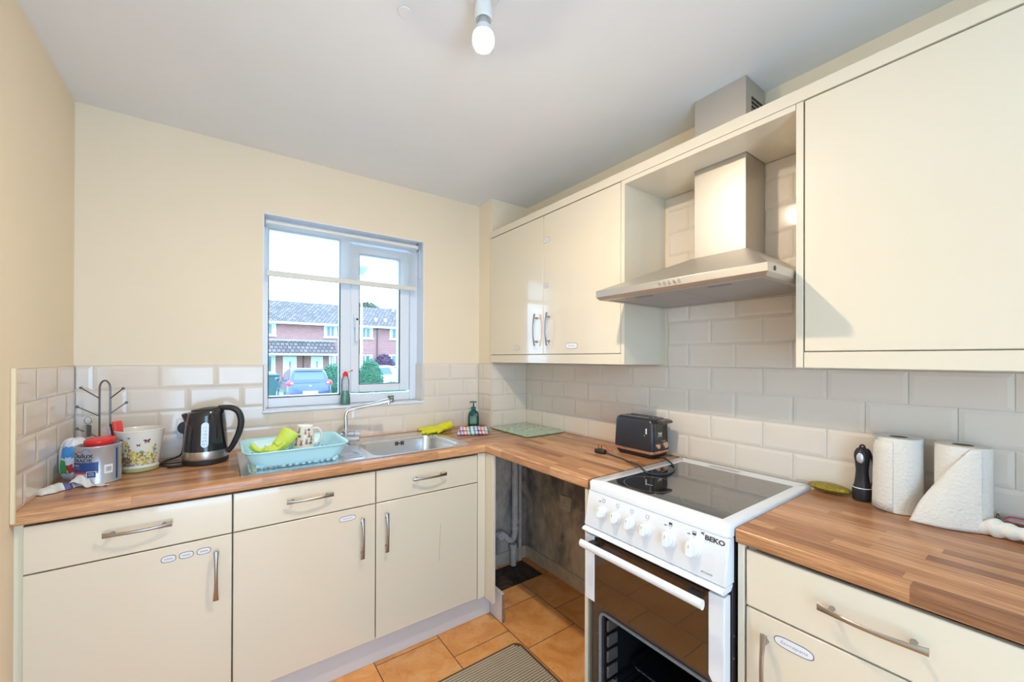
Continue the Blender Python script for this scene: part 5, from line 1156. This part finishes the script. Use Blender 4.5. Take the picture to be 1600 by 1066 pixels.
# foliage
def leafy(name, label, cat, c, rx, ry, rz, n, ls, col, trunk=False, seed=1, group=None, square=1.0):
    r_ = random.Random(seed); t = thing(name, label, cat, (c[0], c[1], GZ), 0, group); b = MB()
    for i in range(n):
        a = r_.uniform(0, 2*PI); zc = r_.uniform(-1, 1); rad = math.sqrt(1-zc*zc)*r_.uniform(.78, 1.06); d = Vector((math.cos(a)*rad, math.sin(a)*rad, zc*r_.uniform(.85, 1.04)))
        d = Vector([math.copysign(abs(q)**square, q) for q in d])
        p = Vector(c)+Vector((d.x*rx, d.y*ry, d.z*rz)); u = Vector((r_.gauss(0, 1), r_.gauss(0, 1), r_.gauss(0, 1))).normalized(); v = u.orthogonal().normalized(); s = ls*r_.uniform(.6, 1.3)
        b.mat(r_.choice((0, 0, 1))); b.raw([p-u*s, p+v*s*.5, p+u*s, p-v*s*.5], [(0, 1, 2, 3)])
    b.mat(0); b.ball(c, 1, 14, (rx*.86, ry*.86, rz*.86))
    b.build('foliage', [pm(name+'_leaf_dark', col, .8), pm(name+'_leaf_light', tuple(min(1, q*1.9) for q in col), .8)], t, flat=True)
    MB().cyl((c[0], c[1], GZ), (c[0], c[1], c[2]), max(.05, rx*.08), n=8).build('trunk', pm(name+'_bark', (.12, .08, .05), .9), t)
leafy('round_bush', 'large rounded green bush beside the street lamp', 'bush', (5.33, 14, .43), .50, .45, .88, 5200, .035, (.035, .13, .06), seed=2)
leafy('low_hedge', 'low leafy hedge at the foot of the round bush', 'hedge', (5.65, 12.3, -.12), .80, .42, .60, 4200, .04, (.05, .16, .05), seed=3)
leafy('shrub', 'green shrub beside the blue parked car', 'bush', (5.10, 19.5, .2), .65, .5, .85, 2600, .05, (.04, .14, .07), seed=4)
leafy('purple_shrub', 'dark purple shrub in front of the right-hand house windows', 'bush', (11.6, 31.5, .6), .9, .7, 1.1, 1800, .09, (.09, .035, .07), seed=8)
leafy('evergreen_shrub', 'spiky green shrub under the far right window of the house', 'bush', (13.3, 30.5, .35), .8, .7, .95, 1800, .09, (.04, .15, .10), seed=9)
leafy('distant_tree', 'distant tree top showing above the house ridge, right of the lamp post', 'tree', (14.9, 48, 6.7), 1.9, 1.6, 1.5, 2600, .16, (.07, .10, .05), seed=5)
leafy('distant_tree', 'distant rounded tree top above the ridge at the right window edge', 'tree', (20.2, 54, 7.1), 1.5, 1.4, 1.35, 2600, .14, (.07, .10, .05), seed=6)
# wheelie bin
t = thing('wheelie_bin', 'dark wheeled rubbish bin at the left, in front of the house', 'bin', (2.5, 20.3, GZ))
BINM = pm('dark_green_bin', (.03, .10, .09), .5)
b = MB(); b.loft([[(2.5+s*a, 20.3+s*c2, z) for a, c2 in ((-.26, -.3), (.26, -.3), (.26, .3), (-.26, .3))] for z, s in ((GZ+.05, .8), (.48, 1))]); b.build('body', BINM, t); MB().box(2.2, 2.8, 19.95, 20.62, .48, .56).build('lid', BINM, t, bevel=.03)
for x in (2.27, 2.73): MB().cyl((x-.03, 20.55, GZ+.1), (x+.03, 20.55, GZ+.1), .1).build('wheel', BMATT, t)
# cars
def car(label, x, y, rz, body_col, group=None):
    t = thing('car', label, 'car', (x, y, GZ), rz, group); CP = pm('car_paint', body_col, .25, .3, coat=.8); DG = pm('car_glass', (.10, .13, .17), .08, coat=.6)
    def sec(y_, hw, z0, z1, tw=.92, r=.09):
        pts = []; pl = rrect(-hw, hw, z0, z1, min(r, (z1-z0)*.45), 4)
        for px_, pz in pl: k = 1-(1-tw)*max(0, (pz-z0)/(z1-z0)-.45)/.55; pts.append(Vector((px_*k, y_, pz)))
        return pts[::-1]
    b = MB(); b.loft([sec(0.0, .70, .30, .78, .96), sec(.05, .78, .24, .90, .94), sec(.25, .83, .20, .96, .93), sec(.9, .84, .20, .95, .93), sec(2.3, .84, .20, .93, .93), sec(2.9, .83, .20, .88, .92), sec(3.5, .80, .22, .76, .9), sec(3.66, .70, .28, .66, .9)]); bo_ = L(b, 'body', CP, t, ang=60)
    b = MB(); b.loft([sec(.16, .70, .88, .96, .98, .03), sec(.30, .72, .88, 1.22, .90, .08), sec(.50, .72, .88, 1.44, .82, .10), sec(.85, .72, .88, 1.50, .80, .1), sec(1.7, .72, .88, 1.49, .80, .1), sec(2.2, .72, .88, 1.32, .84, .1), sec(2.75, .70, .86, .93, .96, .03)]); rf = L(b, 'roof', CP, t, ang=60)
    b = MB(); b.loft([[Vector(q) for q in ((-.56, .235, 1.01), (.56, .235, 1.01), (.50, .395, 1.36), (-.50, .395, 1.36))], [Vector(q) for q in ((-.56, .20, 1.03), (.56, .20, 1.03), (.50, .36, 1.385), (-.50, .36, 1.385))]]); L(b, 'rear_window', DG, rf)
    b = MB(); b.box(-.50, .50, .17, .40, .0, .03); b.xf(lambda p: Vector((p.x, p.y+.08, p.z+1.44))); L(b, 'spoiler', CP, rf, bevel=.01)
    for s in (-1, 1):
        b = MB(); b.loft([[Vector((s*(xx+d), yy, zz)) for xx, yy, zz in ((.720, .55, 1.0), (.722, 2.45, 1.0), (.655, 2.05, 1.32), (.605, .75, 1.40))] for d in (-.02, .012)]); L(b, 'side_window', DG, rf)
        b = MB(); b.ball((s*.70, .085, .92), .13, 12, (.95, .55, .95)); lt = L(b, 'tail_light', pm('tail_light_red', (.70, .04, .05), .2, coat=.6), bo_)
        b = MB(); b.ball((s*.66, .04, .93), .06, 10, (1.2, .5, .6)); L(b, 'reversing_light', HW, bo_)
        b = MB(); b.ball((s*.93, 2.1, 1.02), .10, 10, (.9, .6, .75)); L(b, 'wing_mirror', CP, bo_)
        for yy in (.62, 3.02):
            b = MB(); b.cyl((s*.70, yy, .30), (s*.845, yy, .30), .30, n=24); wl = L(b, 'wheel', RUBBER, t, bevel=.02); b = MB(); b.cyl((s*.845, yy, .30), (s*.855, yy, .30), .19, n=14); L(b, 'hub_cap', CHROME, wl)
    b = MB(); b.box(-.27, .27, -.012, .04, .50, .62); pl_ = L(b, 'number_plate', pm('number_plate_white', (.62, .62, .50), .4), bo_)
    b = MB(); b.box(-.66, .66, -.02, .08, .28, .40); L(b, 'bumper_insert', BMATT, bo_, bevel=.02)
    b = MB(); b.ball((0, .030, .80), .07, 12, (1, .3, .6)); L(b, 'badge', CHROME, bo_)
    b = MB(); b.cyl((.0, .75, 1.49), (.0, .60, 1.68), .006, n=6); L(b, 'aerial', BMATT, rf)
    return t
car('blue-grey hatchback parked outside with its rear facing the window', 3.32, 15.0, .0, (.07, .09, .17), 'parked cars')
car('white car parked further off behind the round bush', 9.1, 20.5, 1.25, (.72, .72, .74), 'parked cars')
